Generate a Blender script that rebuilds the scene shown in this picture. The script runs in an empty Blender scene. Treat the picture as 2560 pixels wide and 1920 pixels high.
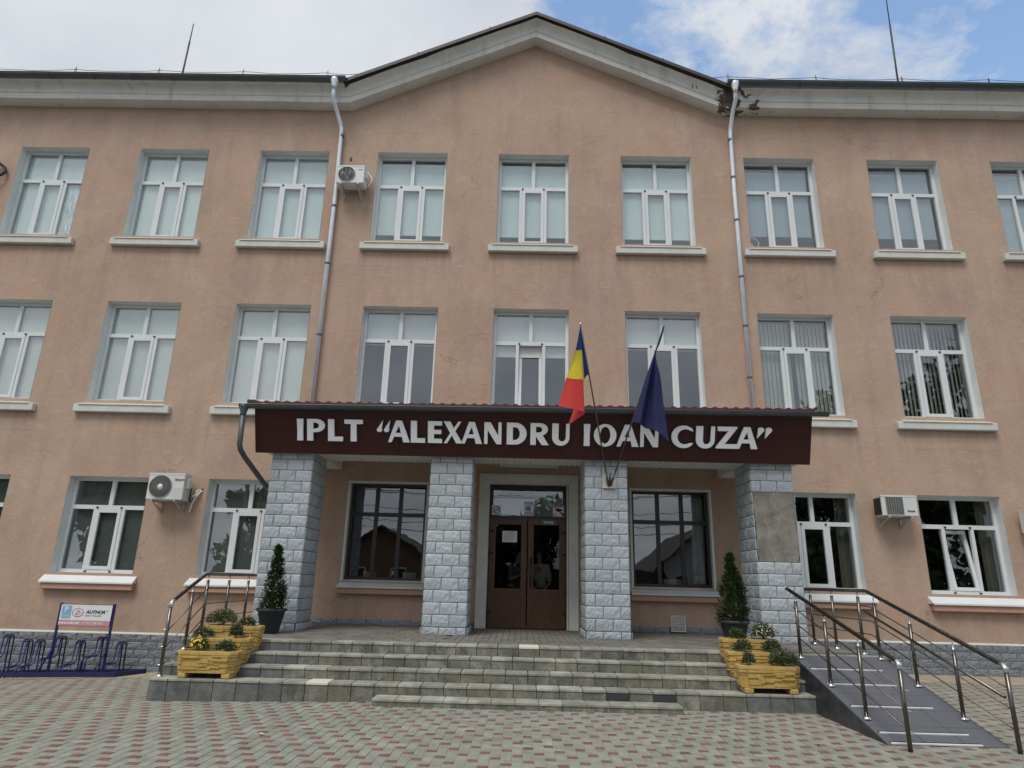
import bpy, math, random
from mathutils import Vector, Matrix, noise as mnoise
random.seed(7)
rad = math.radians
SC = bpy.context.scene
COL = SC.collection

# ------------------------------------------------------------------ camera
CAM = Vector((-0.181, -13.792, 1.517))
def cam_basis(yaw, pitch, roll):
    f = Vector((math.sin(yaw)*math.cos(pitch), math.cos(yaw)*math.cos(pitch), math.sin(pitch)))
    r = Vector((math.cos(yaw), -math.sin(yaw), 0)); u = r.cross(f)
    c, s = math.cos(roll), math.sin(roll)
    return c*r + s*u, -s*r + c*u, f
CR, CU, CF = cam_basis(rad(-0.889), rad(16.71), rad(1.435))
camd = bpy.data.cameras.new('camera'); camo = bpy.data.objects.new('camera', camd); COL.objects.link(camo)
camd.sensor_width = 36; camd.lens = 1650/2560*36; camd.clip_end = 2000; camd.clip_start = 0.05
camo.matrix_world = Matrix(((CR.x, CU.x, -CF.x, CAM.x), (CR.y, CU.y, -CF.y, CAM.y), (CR.z, CU.z, -CF.z, CAM.z), (0, 0, 0, 1)))
SC.camera = camo

# ------------------------------------------------------------------ sky and sun
SUN_EL, SUN_AZ = rad(58), rad(205)          # azimuth clockwise from +Y (behind the camera, a little left)
W = bpy.data.worlds.new('World'); SC.world = W; W.use_nodes = True
nt = W.node_tree; nt.nodes.clear()
def N(t, **k):
    n = nt.nodes.new(t)
    for a, v in k.items(): setattr(n, a, v)
    return n
def L(a, b): nt.links.new(a, b)
out = N('ShaderNodeOutputWorld'); mix = N('ShaderNodeMixShader')
sky = N('ShaderNodeTexSky', sky_type='NISHITA'); sky.sun_disc = False
sky.sun_elevation = SUN_EL; sky.sun_rotation = SUN_AZ; sky.air_density = 1.5; sky.dust_density = 0.3; sky.ozone_density = 3.0
bsky = N('ShaderNodeBackground'); bsky.inputs['Strength'].default_value = 0.15
L(sky.outputs[0], bsky.inputs['Color'])
bcl = N('ShaderNodeBackground'); bcl.inputs['Strength'].default_value = 0.74
tc = N('ShaderNodeTexCoord')
sep = N('ShaderNodeSeparateXYZ'); L(tc.outputs['Generated'], sep.inputs[0])
def M(op, a, b=None, c=None, clamp=False):
    n = N('ShaderNodeMath', operation=op); n.use_clamp = clamp
    for i, v in enumerate((a, b, c)):
        if v is None: continue
        if isinstance(v, (int, float)): n.inputs[i].default_value = v
        else: L(v, n.inputs[i])
    return n.outputs[0]
zz = M('ADD', M('ABSOLUTE', sep.outputs[2]), 0.22)
px = M('DIVIDE', sep.outputs[0], zz); py_ = M('DIVIDE', sep.outputs[1], zz)
cmb = N('ShaderNodeCombineXYZ'); L(px, cmb.inputs[0]); L(py_, cmb.inputs[1])
n1 = N('ShaderNodeTexNoise'); n1.inputs['Scale'].default_value = 3.6; n1.inputs['Detail'].default_value = 10; n1.inputs['Roughness'].default_value = 0.62; n1.inputs['Distortion'].default_value = 0.25
n2 = N('ShaderNodeTexNoise'); n2.inputs['Scale'].default_value = 1.5; n2.inputs['Detail'].default_value = 6; n2.inputs['Roughness'].default_value = 0.5
mp = N('ShaderNodeMapping'); mp.inputs['Location'].default_value = (2.95, 1.7, 0.4); L(cmb.outputs[0], mp.inputs[0])
L(mp.outputs[0], n1.inputs['Vector']); L(mp.outputs[0], n2.inputs['Vector'])
# broken cloud towards the right (+x), closed deck to the left
bias = M('MULTIPLY_ADD', px, -0.30, 0.09)
back = M('MULTIPLY', M('MULTIPLY', py_, -0.35), 1.0, clamp=True)          # closed deck behind the street
bias = M('ADD', bias, back)
low = M('MULTIPLY', M('SUBTRACT', 0.42, M('ABSOLUTE', sep.outputs[2])), 1.6, clamp=True)   # haze and cloud close towards the horizon
bias = M('ADD', bias, low)
bias = M('MINIMUM', M('MAXIMUM', bias, -0.055), 0.4)
cov = M('ADD', M('MULTIPLY_ADD', n1.outputs[0], 1.0, -0.475), bias)
cov = M('MULTIPLY', cov, 7.5, clamp=True)
cov = M('MULTIPLY_ADD', cov, 0.95, 0.05)
L(cov, mix.inputs[0]); L(bsky.outputs[0], mix.inputs[1]); L(bcl.outputs[0], mix.inputs[2])
cr = N('ShaderNodeValToRGB'); cr.color_ramp.elements[0].position = 0.34; cr.color_ramp.elements[0].color = (0.55, 0.60, 0.665, 1)
cr.color_ramp.elements[1].position = 0.72; cr.color_ramp.elements[1].color = (0.93, 0.945, 0.965, 1)
L(n2.outputs[0], cr.inputs[0]); L(cr.outputs[0], bcl.inputs['Color'])
L(mix.outputs[0], out.inputs[0])

sd = bpy.data.lights.new('sun', 'SUN'); sd.energy = 1.5; sd.angle = rad(25); sd.color = (1.0, 0.97, 0.92)
so = bpy.data.objects.new('sun', sd); COL.objects.link(so)
sdir = Vector((math.sin(SUN_AZ)*math.cos(SUN_EL), math.cos(SUN_AZ)*math.cos(SUN_EL), math.sin(SUN_EL)))
so.rotation_euler = sdir.to_track_quat('Z', 'Y').to_euler(); so.location = sdir*60
SC.view_settings.view_transform = 'Standard'; SC.view_settings.look = 'None'
SC.view_settings.exposure = 0.45; SC.view_settings.gamma = 1.0; SC.view_settings.use_curve_mapping = False
SC.cycles.max_bounces = 8; SC.cycles.transparent_max_bounces = 12

# ------------------------------------------------------------------ materials
MATS = {}
class NT:
    def __init__(s, name):
        s.m = bpy.data.materials.new(name); s.m.use_nodes = True; s.t = s.m.node_tree; s.t.nodes.clear()
        s.o = s.n('ShaderNodeOutputMaterial')
    def n(s, t, **k):
        n = s.t.nodes.new(t)
        for a, v in k.items(): setattr(n, a, v)
        return n
    def l(s, a, b): s.t.links.new(a, b)
    def math(s, op, a, b=None, c=None, clamp=False):
        n = s.n('ShaderNodeMath', operation=op); n.use_clamp = clamp
        for i, v in enumerate((a, b, c)):
            if v is None: continue
            if isinstance(v, (int, float)): n.inputs[i].default_value = v
            else: s.l(v, n.inputs[i])
        return n.outputs[0]
    def noise(s, vec, scale, detail=4, rough=0.55, dist=0.0, stretch=None):
        if stretch:
            mp = s.n('ShaderNodeMapping'); mp.inputs['Scale'].default_value = stretch; s.l(vec, mp.inputs[0]); vec = mp.outputs[0]
        n = s.n('ShaderNodeTexNoise'); n.inputs['Scale'].default_value = scale; n.inputs['Detail'].default_value = detail
        n.inputs['Roughness'].default_value = rough; n.inputs['Distortion'].default_value = dist
        s.l(vec, n.inputs['Vector']); return n.outputs[0]
    def ramp(s, f, stops):
        r = s.n('ShaderNodeValToRGB'); e = r.color_ramp.elements
        while len(e) < len(stops): e.new(0.5)
        for i, (p, c) in enumerate(stops):
            e[i].position = p; e[i].color = (c[0], c[1], c[2], 1) if not isinstance(c, (int, float)) else (c, c, c, 1)
        s.l(f, r.inputs[0]); return r.outputs[0]
    def mix(s, f, a, b, mode='MIX'):
        n = s.n('ShaderNodeMix', data_type='RGBA', blend_type=mode)
        for sock, v in ((n.inputs[0], f), (n.inputs[6], a), (n.inputs[7], b)):
            if isinstance(v, (int, float)): sock.default_value = v
            elif isinstance(v, (tuple, list)): sock.default_value = (v[0], v[1], v[2], 1)
            else: s.l(v, sock)
        return n.outputs[2]
    def bsdf(s, color, rough=0.8, metal=0.0, bump=None, bumpd=0.01, spec=0.5, normal=None):
        b = s.n('ShaderNodeBsdfPrincipled')
        for nm, v in (('Base Color', color), ('Roughness', rough), ('Metallic', metal)):
            if isinstance(v, (int, float)): b.inputs[nm].default_value = v
            elif isinstance(v, (tuple, list)): b.inputs[nm].default_value = (v[0], v[1], v[2], 1)
            else: s.l(v, b.inputs[nm])
        b.inputs['Specular IOR Level'].default_value = spec
        if bump is not None:
            bn = s.n('ShaderNodeBump'); bn.inputs['Distance'].default_value = bumpd; bn.inputs['Strength'].default_value = 1.0
            s.l(bump, bn.inputs['Height']); s.l(bn.outputs[0], b.inputs['Normal'])
        s.l(b.outputs[0], s.o.inputs[0]); return b

def simple(name, col, rough=0.6, metal=0.0, var=0.12, scale=6.0, bump=0.0, spec=0.5, rnd=0.0, island=False):
    """plain stuff with a little uneven colour, dirt and relief"""
    k = NT(name); tcn = k.n('ShaderNodeTexCoord'); v = tcn.outputs['Object']
    a = k.noise(v, scale, 5, 0.6); b_ = k.noise(v, scale*7, 3, 0.6)
    f = k.math('MULTIPLY_ADD', a, 0.7, k.math('MULTIPLY', b_, 0.3))
    c = k.mix(k.ramp(f, [(0.3, 0.0), (0.7, 1.0)]), tuple(x*(1-var) for x in col), tuple(min(1, x*(1+var)) for x in col))
    if rnd or island:
        if island: r = k.n('ShaderNodeNewGeometry').outputs['Random Per Island']
        else: r = k.n('ShaderNodeObjectInfo').outputs['Random']
        g = k.math('MULTIPLY_ADD', r, 2*rnd, 1-rnd)
        h = k.n('ShaderNodeHueSaturation'); k.l(g, h.inputs['Value']); k.l(c, h.inputs['Color']); c = h.outputs[0]
    k.bsdf(c, rough, metal, bump=(k.noise(v, scale*5, 5, 0.65) if bump else None), bumpd=bump, spec=spec)
    MATS[name] = k.m; return k.m

def stained(name, light, dark, green=None, rough=0.85, rnd=0.15, scale=5, bump=0.006, amount=0.5, island=False):
    k = NT(name); tcn = k.n('ShaderNodeTexCoord'); g = k.n('ShaderNodeNewGeometry'); v = g.outputs['Position']
    a = k.noise(v, scale, 8, 0.68, 0.4); b_ = k.noise(v, 1.3, 4, 0.6); st = k.noise(v, 5, 5, 0.6, 0.2, (1.0, 1.0, 0.28))
    c = k.mix(k.ramp(a, [(0.36, 0.0), (0.62, 1.0)]), dark, light)
    f = k.ramp(k.math('ADD', st, k.math('MULTIPLY', b_, 0.5)), [(0.62, 0.0), (0.86, 1.0)])
    c = k.mix(k.math('MULTIPLY', f, amount), c, tuple(x*0.35 for x in dark))
    if green: c = k.mix(k.math('MULTIPLY', k.ramp(b_, [(0.48, 0.0), (0.64, 1.0)]), 0.55), c, green)
    r = g.outputs['Random Per Island'] if island else k.n('ShaderNodeObjectInfo').outputs['Random']
    h = k.n('ShaderNodeHueSaturation'); k.l(k.math('MULTIPLY_ADD', r, 2*rnd, 1-rnd), h.inputs['Value']); k.l(c, h.inputs['Color'])
    k.bsdf(h.outputs[0], rough, bump=k.noise(v, 22, 6, 0.7, 0.8), bumpd=bump, spec=0.35)
    MATS[name] = k.m; return k.m

def plaster(name):
    k = NT(name); v = k.n('ShaderNodeTexCoord').outputs['Object']
    big = k.noise(v, 0.55, 5, 0.6, 0.6); mid = k.noise(v, 2.1, 6, 0.62, 0.5); fine = k.noise(v, 16, 5, 0.7)
    streak = k.noise(v, 2.2, 6, 0.65, 0.15, (1.0, 1.0, 0.16)); trow = k.noise(v, 5.0, 7, 0.7, 1.6, (1.0, 1.0, 0.8))
    c = k.mix(k.ramp(big, [(0.36, 0.0), (0.64, 1.0)]), (0.415, 0.292, 0.217), (0.495, 0.357, 0.268))
    c = k.mix(k.math('MULTIPLY', k.ramp(mid, [(0.42, 0.0), (0.68, 1.0)]), 0.45), c, (0.45, 0.335, 0.265))
    c = k.mix(k.math('MULTIPLY', k.ramp(k.noise(v, 0.9, 4, 0.6, 0.3), [(0.5, 0.0), (0.7, 1.0)]), 0.4), c, (0.50, 0.29, 0.205))
    c = k.mix(k.math('MULTIPLY', k.ramp(streak, [(0.47, 0.0), (0.70, 1.0)]), 0.40), c, (0.30, 0.225, 0.185))
    c = k.mix(k.math('MULTIPLY', k.ramp(trow, [(0.55, 0.0), (0.70, 1.0)]), 0.42), c, (0.56, 0.44, 0.36))
    c = k.mix(k.math('MULTIPLY', k.ramp(fine, [(0.30, 1.0), (0.42, 0.0)]), 0.30), c, (0.31, 0.21, 0.16))
    # drips below the sill ends, splash grime along the foot
    sx = k.n('ShaderNodeSeparateXYZ'); k.l(v, sx.inputs[0])
    dx = k.math('MULTIPLY', k.math('ABSOLUTE', k.math('SUBTRACT', k.math('FRACT', k.math('MULTIPLY_ADD', sx.outputs[0], 1/2.956, 0.5)), 0.5)), 2.956)
    endm = k.math('SUBTRACT', 1.0, k.math('MULTIPLY', k.math('ABSOLUTE', k.math('SUBTRACT', dx, 0.98)), 5.5), clamp=True)
    endm = k.math('MAXIMUM', endm, k.math('MULTIPLY', k.math('LESS_THAN', dx, 1.02), 0.45))
    drip = None
    for zt in (9.109-0.285, 5.102-0.285, 1.498-0.325):
        zr = k.math('SUBTRACT', zt, sx.outputs[2]); m_ = k.math('MULTIPLY', k.math('GREATER_THAN', zr, -0.005), k.math('SUBTRACT', 1.0, k.math('MULTIPLY', zr, 0.95), clamp=True))
        drip = m_ if drip is None else k.math('MAXIMUM', drip, m_)
    dn = k.ramp(k.noise(v, 6.0, 4, 0.6, 0.1, (1.0, 1.0, 0.07)), [(0.40, 0.0), (0.66, 1.0)])
    c = k.mix(k.math('MULTIPLY', k.math('MULTIPLY', k.math('MULTIPLY', drip, endm), dn), 0.55), c, (0.21, 0.165, 0.14))
    sp = k.math('SUBTRACT', 1.0, k.math('MULTIPLY', k.math('SUBTRACT', sx.outputs[2], 0.4), 1.3), clamp=True)
    c = k.mix(k.math('MULTIPLY', k.math('MULTIPLY', sp, k.ramp(k.noise(v, 3.0, 6, 0.7), [(0.38, 0.0), (0.66, 1.0)])), 0.45), c, (0.27, 0.20, 0.16))
    wob_ = k.math('MULTIPLY', k.math('SUBTRACT', k.noise(v, 1.4, 5, 0.65), 0.5), 0.22)
    for zl in (4.40, 8.42, 12.05):
        ln = k.math('LESS_THAN', k.math('ABSOLUTE', k.math('SUBTRACT', k.math('ADD', sx.outputs[2], wob_), zl)), 0.012)
        c = k.mix(k.math('MULTIPLY', k.math('MULTIPLY', ln, k.ramp(k.noise(v, 0.5, 4, 0.6), [(0.47, 0.0), (0.60, 1.0)])), 0.32), c, (0.25, 0.18, 0.145))
    # hairline cracks
    vo = k.n('ShaderNodeTexVoronoi', feature='DISTANCE_TO_EDGE'); vo.inputs['Scale'].default_value = 0.42
    wv = k.n('ShaderNodeVectorMath', operation='ADD'); wn = k.n('ShaderNodeTexNoise'); wn.inputs['Scale'].default_value = 2.6; wn.inputs['Detail'].default_value = 6
    k.l(v, wn.inputs['Vector']); k.l(v, wv.inputs[0]); k.l(wn.outputs['Color'], wv.inputs[1]); k.l(wv.outputs[0], vo.inputs['Vector'])
    crack = k.math('MULTIPLY', k.ramp(vo.outputs['Distance'], [(0.0, 1.0), (0.004, 0.0)]), k.ramp(k.noise(v, 0.7, 2), [(0.57, 0.0), (0.63, 1.0)]))
    c = k.mix(k.math('MULTIPLY', crack, 0.22), c, (0.22, 0.15, 0.12))
    hgt = k.math('ADD', k.math('MULTIPLY', trow, 0.8), k.math('MULTIPLY', fine, 0.35))
    hgt = k.math('ADD', hgt, k.math('MULTIPLY', mid, 1.2)); hgt = k.math('SUBTRACT', hgt, k.math('MULTIPLY', crack, 0.5))
    k.bsdf(c, 0.92, bump=hgt, bumpd=0.014, spec=0.25)
    MATS[name] = k.m; return k.m

def cornice_mat(name):
    k = NT(name); v = k.n('ShaderNodeTexCoord').outputs['Object']
    a = k.noise(v, 1.2, 6, 0.6, 0.4); s2 = k.noise(v, 3.5, 5, 0.6, 0.1, (1, 1, 0.2)); f = k.noise(v, 9, 6, 0.7)
    c = k.mix(k.ramp(a, [(0.35, 0.0), (0.65, 1.0)]), (0.64, 0.64, 0.605), (0.74, 0.74, 0.70))
    c = k.mix(k.math('MULTIPLY', k.ramp(s2, [(0.55, 0.0), (0.72, 1.0)]), 0.4), c, (0.30, 0.29, 0.27))
    # flaked and rotten plaster where the right valley leaks
    sp = k.n('ShaderNodeVectorMath', operation='DISTANCE'); k.l(v, sp.inputs[0]); sp.inputs[1].default_value = (4.72, -0.35, 12.9)
    near = k.math('SUBTRACT', 1.0, k.math('MULTIPLY', sp.outputs['Value'], 1.15), clamp=True)
    sp2 = k.n('ShaderNodeVectorMath', operation='DISTANCE'); k.l(v, sp2.inputs[0]); sp2.inputs[1].default_value = (5.35, -0.25, 12.75)
    near2 = k.math('SUBTRACT', 0.62, k.math('MULTIPLY', sp2.outputs['Value'], 0.8), clamp=True)
    pn = k.noise(v, 3.6, 7, 0.68, 0.9)
    peel = k.ramp(k.math('ADD', k.math('MAXIMUM', near, near2), k.math('MULTIPLY', pn, 1.2)), [(1.04, 0.0), (1.10, 1.0)] if False else [(0.0, 0.0), (1.0, 1.0)])
    peelv = k.math('GREATER_THAN', k.math('ADD', k.math('MAXIMUM', near, near2), k.math('MULTIPLY', pn, 2.3)), 1.76)
    c = k.mix(peelv, c, k.mix(f, (0.04, 0.03, 0.025), (0.20, 0.16, 0.13)))
    spots = k.math('GREATER_THAN', k.noise(v, 1.7, 5, 0.7, 0.5), 0.735)
    c = k.mix(k.math('MULTIPLY', spots, 0.8), c, (0.10, 0.085, 0.075))
    k.bsdf(c, 0.85, bump=k.math('SUBTRACT', k.math('ADD', f, k.math('MULTIPLY', a, 2.0)), k.math('MULTIPLY', peelv, 0.8)), bumpd=0.015, spec=0.3)
    MATS[name] = k.m; return k.m

def glass(name, boost=1.0, base=0.0, tint=(0.9, 0.94, 0.93)):
    k = NT(name); ge = k.n('ShaderNodeNewGeometry'); dt = k.n('ShaderNodeVectorMath', operation='DOT_PRODUCT')
    k.l(ge.outputs['Normal'], dt.inputs[0]); k.l(ge.outputs['Incoming'], dt.inputs[1])
    sch = k.math('MULTIPLY_ADD', k.math('POWER', k.math('SUBTRACT', 1.0, k.math('ABSOLUTE', dt.outputs['Value'])), 5.0), 0.96, 0.04)
    tr = k.n('ShaderNodeBsdfTransparent'); tr.inputs[0].default_value = (*tint, 1)
    gl = k.n('ShaderNodeBsdfGlossy'); gl.inputs['Roughness'].default_value = 0.004; gl.inputs[0].default_value = (0.93, 0.96, 1.0, 1)
    v = k.n('ShaderNodeTexCoord').outputs['Object']
    bn = k.n('ShaderNodeBump'); bn.inputs['Distance'].default_value = 0.0012; k.l(k.noise(v, 1.6, 2, 0.5), bn.inputs['Height']); k.l(bn.outputs[0], gl.inputs['Normal'])
    mx = k.n('ShaderNodeMixShader'); k.l(k.math('MULTIPLY_ADD', sch, boost, base, clamp=True), mx.inputs[0])
    k.l(tr.outputs[0], mx.inputs[1]); k.l(gl.outputs[0], mx.inputs[2]); k.l(mx.outputs[0], k.o.inputs[0])
    MATS[name] = k.m; return k.m

def wood(name, dark, light):
    k = NT(name); v = k.n('ShaderNodeTexCoord').outputs['Object']
    a = k.noise(v, 9, 6, 0.65, 0.8, (6.0, 6.0, 0.5)); c = k.mix(k.ramp(a, [(0.35, 0.0), (0.65, 1.0)]), dark, light)
    k.bsdf(c, 0.42, bump=a, bumpd=0.001, spec=0.4); MATS[name] = k.m

def leafmat(name, c1, c2, rough=0.6):
    k = NT(name); r = k.n('ShaderNodeNewGeometry').outputs['Random Per Island']; v = k.n('ShaderNodeTexCoord').outputs['Object']
    f = k.math('MULTIPLY_ADD', r, 0.65, k.math('MULTIPLY', k.noise(v, 9, 3), 0.4))
    k.bsdf(k.mix(f, c1, c2), rough, spec=0.3); MATS[name] = k.m

plaster('plaster'); cornice_mat('cornice_paint')
simple('white_paint', (0.63, 0.655, 0.635), 0.7, var=0.10, scale=3, bump=0.004)
simple('reveal_paint', (0.66, 0.685, 0.67), 0.75, var=0.12, scale=3, bump=0.004)
simple('upvc', (0.66, 0.685, 0.69), 0.35, var=0.04, scale=2, bump=0)
simple('cream_sheet', (0.72, 0.70, 0.60), 0.5, var=0.07, scale=4)
simple('sill_slab', (0.58, 0.585, 0.545), 0.85, var=0.13, scale=4, bump=0.006)
simple('sill_white', (0.68, 0.69, 0.68), 0.55, var=0.06, scale=4)
simple('pink_slab', (0.47, 0.29, 0.21), 0.9, var=0.10, scale=4, bump=0.006)
simple('blind_pale', (0.66, 0.74, 0.73), 0.8, var=0.03, scale=1.2)
simple('blind_grey', (0.60, 0.635, 0.615), 0.8, var=0.03, scale=1.2)
simple('blind_blue', (0.33, 0.40, 0.45), 0.8, var=0.03, scale=1.2)
simple('blind_dark', (0.12, 0.135, 0.12), 0.8, var=0.08, scale=1.2)
simple('slat_cloth', (0.40, 0.41, 0.37), 0.8, var=0.05, scale=2, rnd=0.08)
simple('foil', (0.55, 0.62, 0.66), 0.25, 0.6, var=0.25, scale=9, bump=0.02)
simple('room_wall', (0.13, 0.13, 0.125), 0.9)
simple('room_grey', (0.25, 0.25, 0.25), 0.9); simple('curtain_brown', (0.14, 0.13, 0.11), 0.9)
glass('window_glass', 2.9, 0.0, (0.955, 0.975, 0.97)); glass('dark_glass', 2.4, 0.03, (0.72, 0.73, 0.72)); glass('door_glass', 0.8, 0.0, (0.76, 0.76, 0.75))
simple('gutter_grey', (0.085, 0.10, 0.11), 0.45, 0.3, var=0.18, scale=4)
simple('galvanised', (0.74, 0.80, 0.86), 0.30, 0.25, var=0.14, scale=5)
simple('brown_trim', (0.045, 0.036, 0.034), 0.5, 0.2, var=0.15, scale=3)
simple('roof_red', (0.105, 0.024, 0.022), 0.45, 0.2, var=0.15, scale=3)
simple('fascia_brown', (0.050, 0.0135, 0.0125), 0.32, 0.0, var=0.10, scale=1.3, spec=0.35)
simple('letter_white', (0.90, 0.91, 0.94), 0.4, var=0.02)
simple('soffit_white', (0.80, 0.80, 0.77), 0.5, var=0.05)
simple('stone_paint', (0.41, 0.45, 0.475), 0.62, var=0.18, scale=5, bump=0.012, rnd=0.10)
simple('plinth_paint', (0.215, 0.232, 0.255), 0.7, var=0.2, scale=6, bump=0.02, rnd=0.10)
simple('mortar', (0.045, 0.047, 0.05), 0.95)
stained('cement_patch', (0.33, 0.31, 0.265), (0.20, 0.185, 0.155), rough=0.95, rnd=0.0, scale=3, bump=0.012, amount=0.35)
stained('riser_stone', (0.29, 0.285, 0.245), (0.135, 0.135, 0.118), (0.205, 0.195, 0.135), rnd=0.15, scale=9, bump=0.014, amount=0.5)
stained('riser_clean', (0.20, 0.205, 0.193), (0.125, 0.13, 0.124), rnd=0.16, scale=6, bump=0.012, amount=0.35)
simple('riser_new', (0.035, 0.038, 0.045), 0.5, var=0.25, scale=9)
stained('tread_stone', (0.43, 0.415, 0.345), (0.26, 0.255, 0.21), rnd=0.2, scale=3.5, bump=0.004, amount=0.35)
simple('tread_new', (0.66, 0.63, 0.52), 0.7, var=0.06)
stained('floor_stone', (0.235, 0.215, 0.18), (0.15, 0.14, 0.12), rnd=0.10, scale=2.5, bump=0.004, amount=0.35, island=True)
simple('joint_dark', (0.06, 0.06, 0.055), 0.95)
stained('paver_grey', (0.335, 0.33, 0.27), (0.25, 0.25, 0.21), rnd=0.11, scale=7, bump=0.004, amount=0.22, island=True, rough=0.9)
stained('paver_red', (0.245, 0.127, 0.105), (0.18, 0.093, 0.078), rnd=0.17, scale=7, bump=0.004, amount=0.2, island=True, rough=0.9)
simple('joint_sand', (0.36, 0.335, 0.27), 0.95, var=0.45, scale=5)
stained('apron', (0.46, 0.395, 0.28), (0.33, 0.285, 0.205), rnd=0.0, scale=6, bump=0.01, amount=0.3)
simple('asphalt', (0.10, 0.10, 0.095), 0.95, var=0.2, scale=3, bump=0.01)
k = NT('ramp_tile'); v = k.n('ShaderNodeTexCoord').outputs['Object']; sp_ = k.noise(v, 130, 2, 0.8)
k.bsdf(k.mix(k.ramp(sp_, [(0.42, 0.0), (0.62, 1.0)]), (0.085, 0.088, 0.098), (0.165, 0.17, 0.185)), 0.55, bump=sp_, bumpd=0.001); MATS['ramp_tile'] = k.m
stained('ramp_side', (0.060, 0.065, 0.072), (0.032, 0.036, 0.041), rnd=0.12, scale=4, bump=0.002, amount=0.2, rough=0.4)
simple('metal_strip', (0.85, 0.86, 0.87), 0.3, 0.25)
simple('rubber_black', (0.012, 0.012, 0.013), 0.6)
simple('rail_steel', (0.15, 0.132, 0.115), 0.27, 0.95, var=0.1)
simple('chrome', (0.75, 0.74, 0.72), 0.12, 1.0, var=0.03)
stained('planter_yellow', (0.57, 0.395, 0.13), (0.47, 0.315, 0.10), rnd=0.05, scale=14, bump=0.008, amount=0.18, rough=0.8)
simple('soil', (0.035, 0.026, 0.018), 1.0, bump=0.02)
simple('pot_plastic', (0.030, 0.035, 0.043), 0.5, var=0.08)
simple('bark', (0.06, 0.042, 0.028), 0.9, bump=0.01)
leafmat('thuja_leaf', (0.010, 0.026, 0.006), (0.05, 0.085, 0.018)); leafmat('mum_leaf', (0.026, 0.048, 0.018), (0.10, 0.13, 0.052))
leafmat('bud_yellow', (0.35, 0.28, 0.06), (0.55, 0.46, 0.16)); leafmat('flower_yellow', (0.62, 0.42, 0.03), (0.80, 0.62, 0.14)); leafmat('flower_cream', (0.62, 0.55, 0.36), (0.82, 0.76, 0.58))
leafmat('tree_leaf', (0.018, 0.04, 0.012), (0.07, 0.11, 0.03))
simple('rack_blue', (0.015, 0.019, 0.10), 0.4, 0.1, var=0.2, scale=8)
simple('sign_white', (0.72, 0.73, 0.74), 0.45, var=0.03)
simple('sign_pink', (0.56, 0.255, 0.29), 0.5, var=0.05); simple('sign_blue', (0.18, 0.42, 0.58), 0.5, var=0.05); simple('sign_red', (0.42, 0.14, 0.16), 0.5, var=0.05)
simple('print_black', (0.02, 0.02, 0.025), 0.6); simple('print_white', (0.8, 0.8, 0.8), 0.6, var=0.02); simple('print_red', (0.35, 0.03, 0.03), 0.5); simple('print_blue', (0.08, 0.30, 0.55), 0.5); simple('print_green', (0.012, 0.05, 0.035), 0.5); simple('print_grey', (0.35, 0.37, 0.38), 0.6)
simple('ac_white', (0.64, 0.665, 0.64), 0.45, var=0.05, scale=3); simple('ac_dark', (0.018, 0.019, 0.021), 0.6); simple('ac_wire', (0.42, 0.42, 0.39), 0.45, 0.4)
simple('hose_white', (0.75, 0.74, 0.70), 0.5); simple('hose_black', (0.012, 0.012, 0.013), 0.6); simple('bracket_paint', (0.45, 0.46, 0.45), 0.5, 0.2)
simple('frame_dark', (0.030, 0.024, 0.021), 0.45, var=0.12)
wood('door_wood', (0.060, 0.028, 0.014), (0.145, 0.068, 0.034))
simple('casing_paint', (0.70, 0.70, 0.645), 0.7, var=0.12, scale=5, bump=0.003)
simple('flag_blue', (0.012, 0.045, 0.22), 0.75, var=0.08, scale=5); simple('flag_yellow', (0.72, 0.58, 0.03), 0.75, var=0.06, scale=5); simple('flag_red', (0.60, 0.045, 0.035), 0.75, var=0.06, scale=5); simple('flag_navy', (0.018, 0.022, 0.095), 0.75, var=0.12, scale=5)
simple('pole_steel', (0.16, 0.14, 0.13), 0.35, 0.7); simple('plate_steel', (0.58, 0.56, 0.49), 0.4, 0.5, var=0.2, scale=14)
simple('vent_white', (0.62, 0.61, 0.56), 0.5)
simple('skin', (0.42, 0.26, 0.19), 0.5, var=0.06); simple('hair', (0.035, 0.026, 0.022), 0.6); simple('blouse_cream', (0.50, 0.47, 0.40), 0.8, var=0.5, scale=22); simple('blouse_black', (0.10, 0.10, 0.105), 0.8, var=0.95, scale=14); simple('trousers', (0.02, 0.02, 0.028), 0.8)
simple('house_brick', (0.20, 0.11, 0.07), 0.9, var=0.25); simple('house_white', (0.5, 0.5, 0.48), 0.9); simple('roof_dark', (0.05, 0.04, 0.038), 0.8, var=0.2); simple('fence_dark', (0.06, 0.055, 0.05), 0.8, var=0.3)

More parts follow.
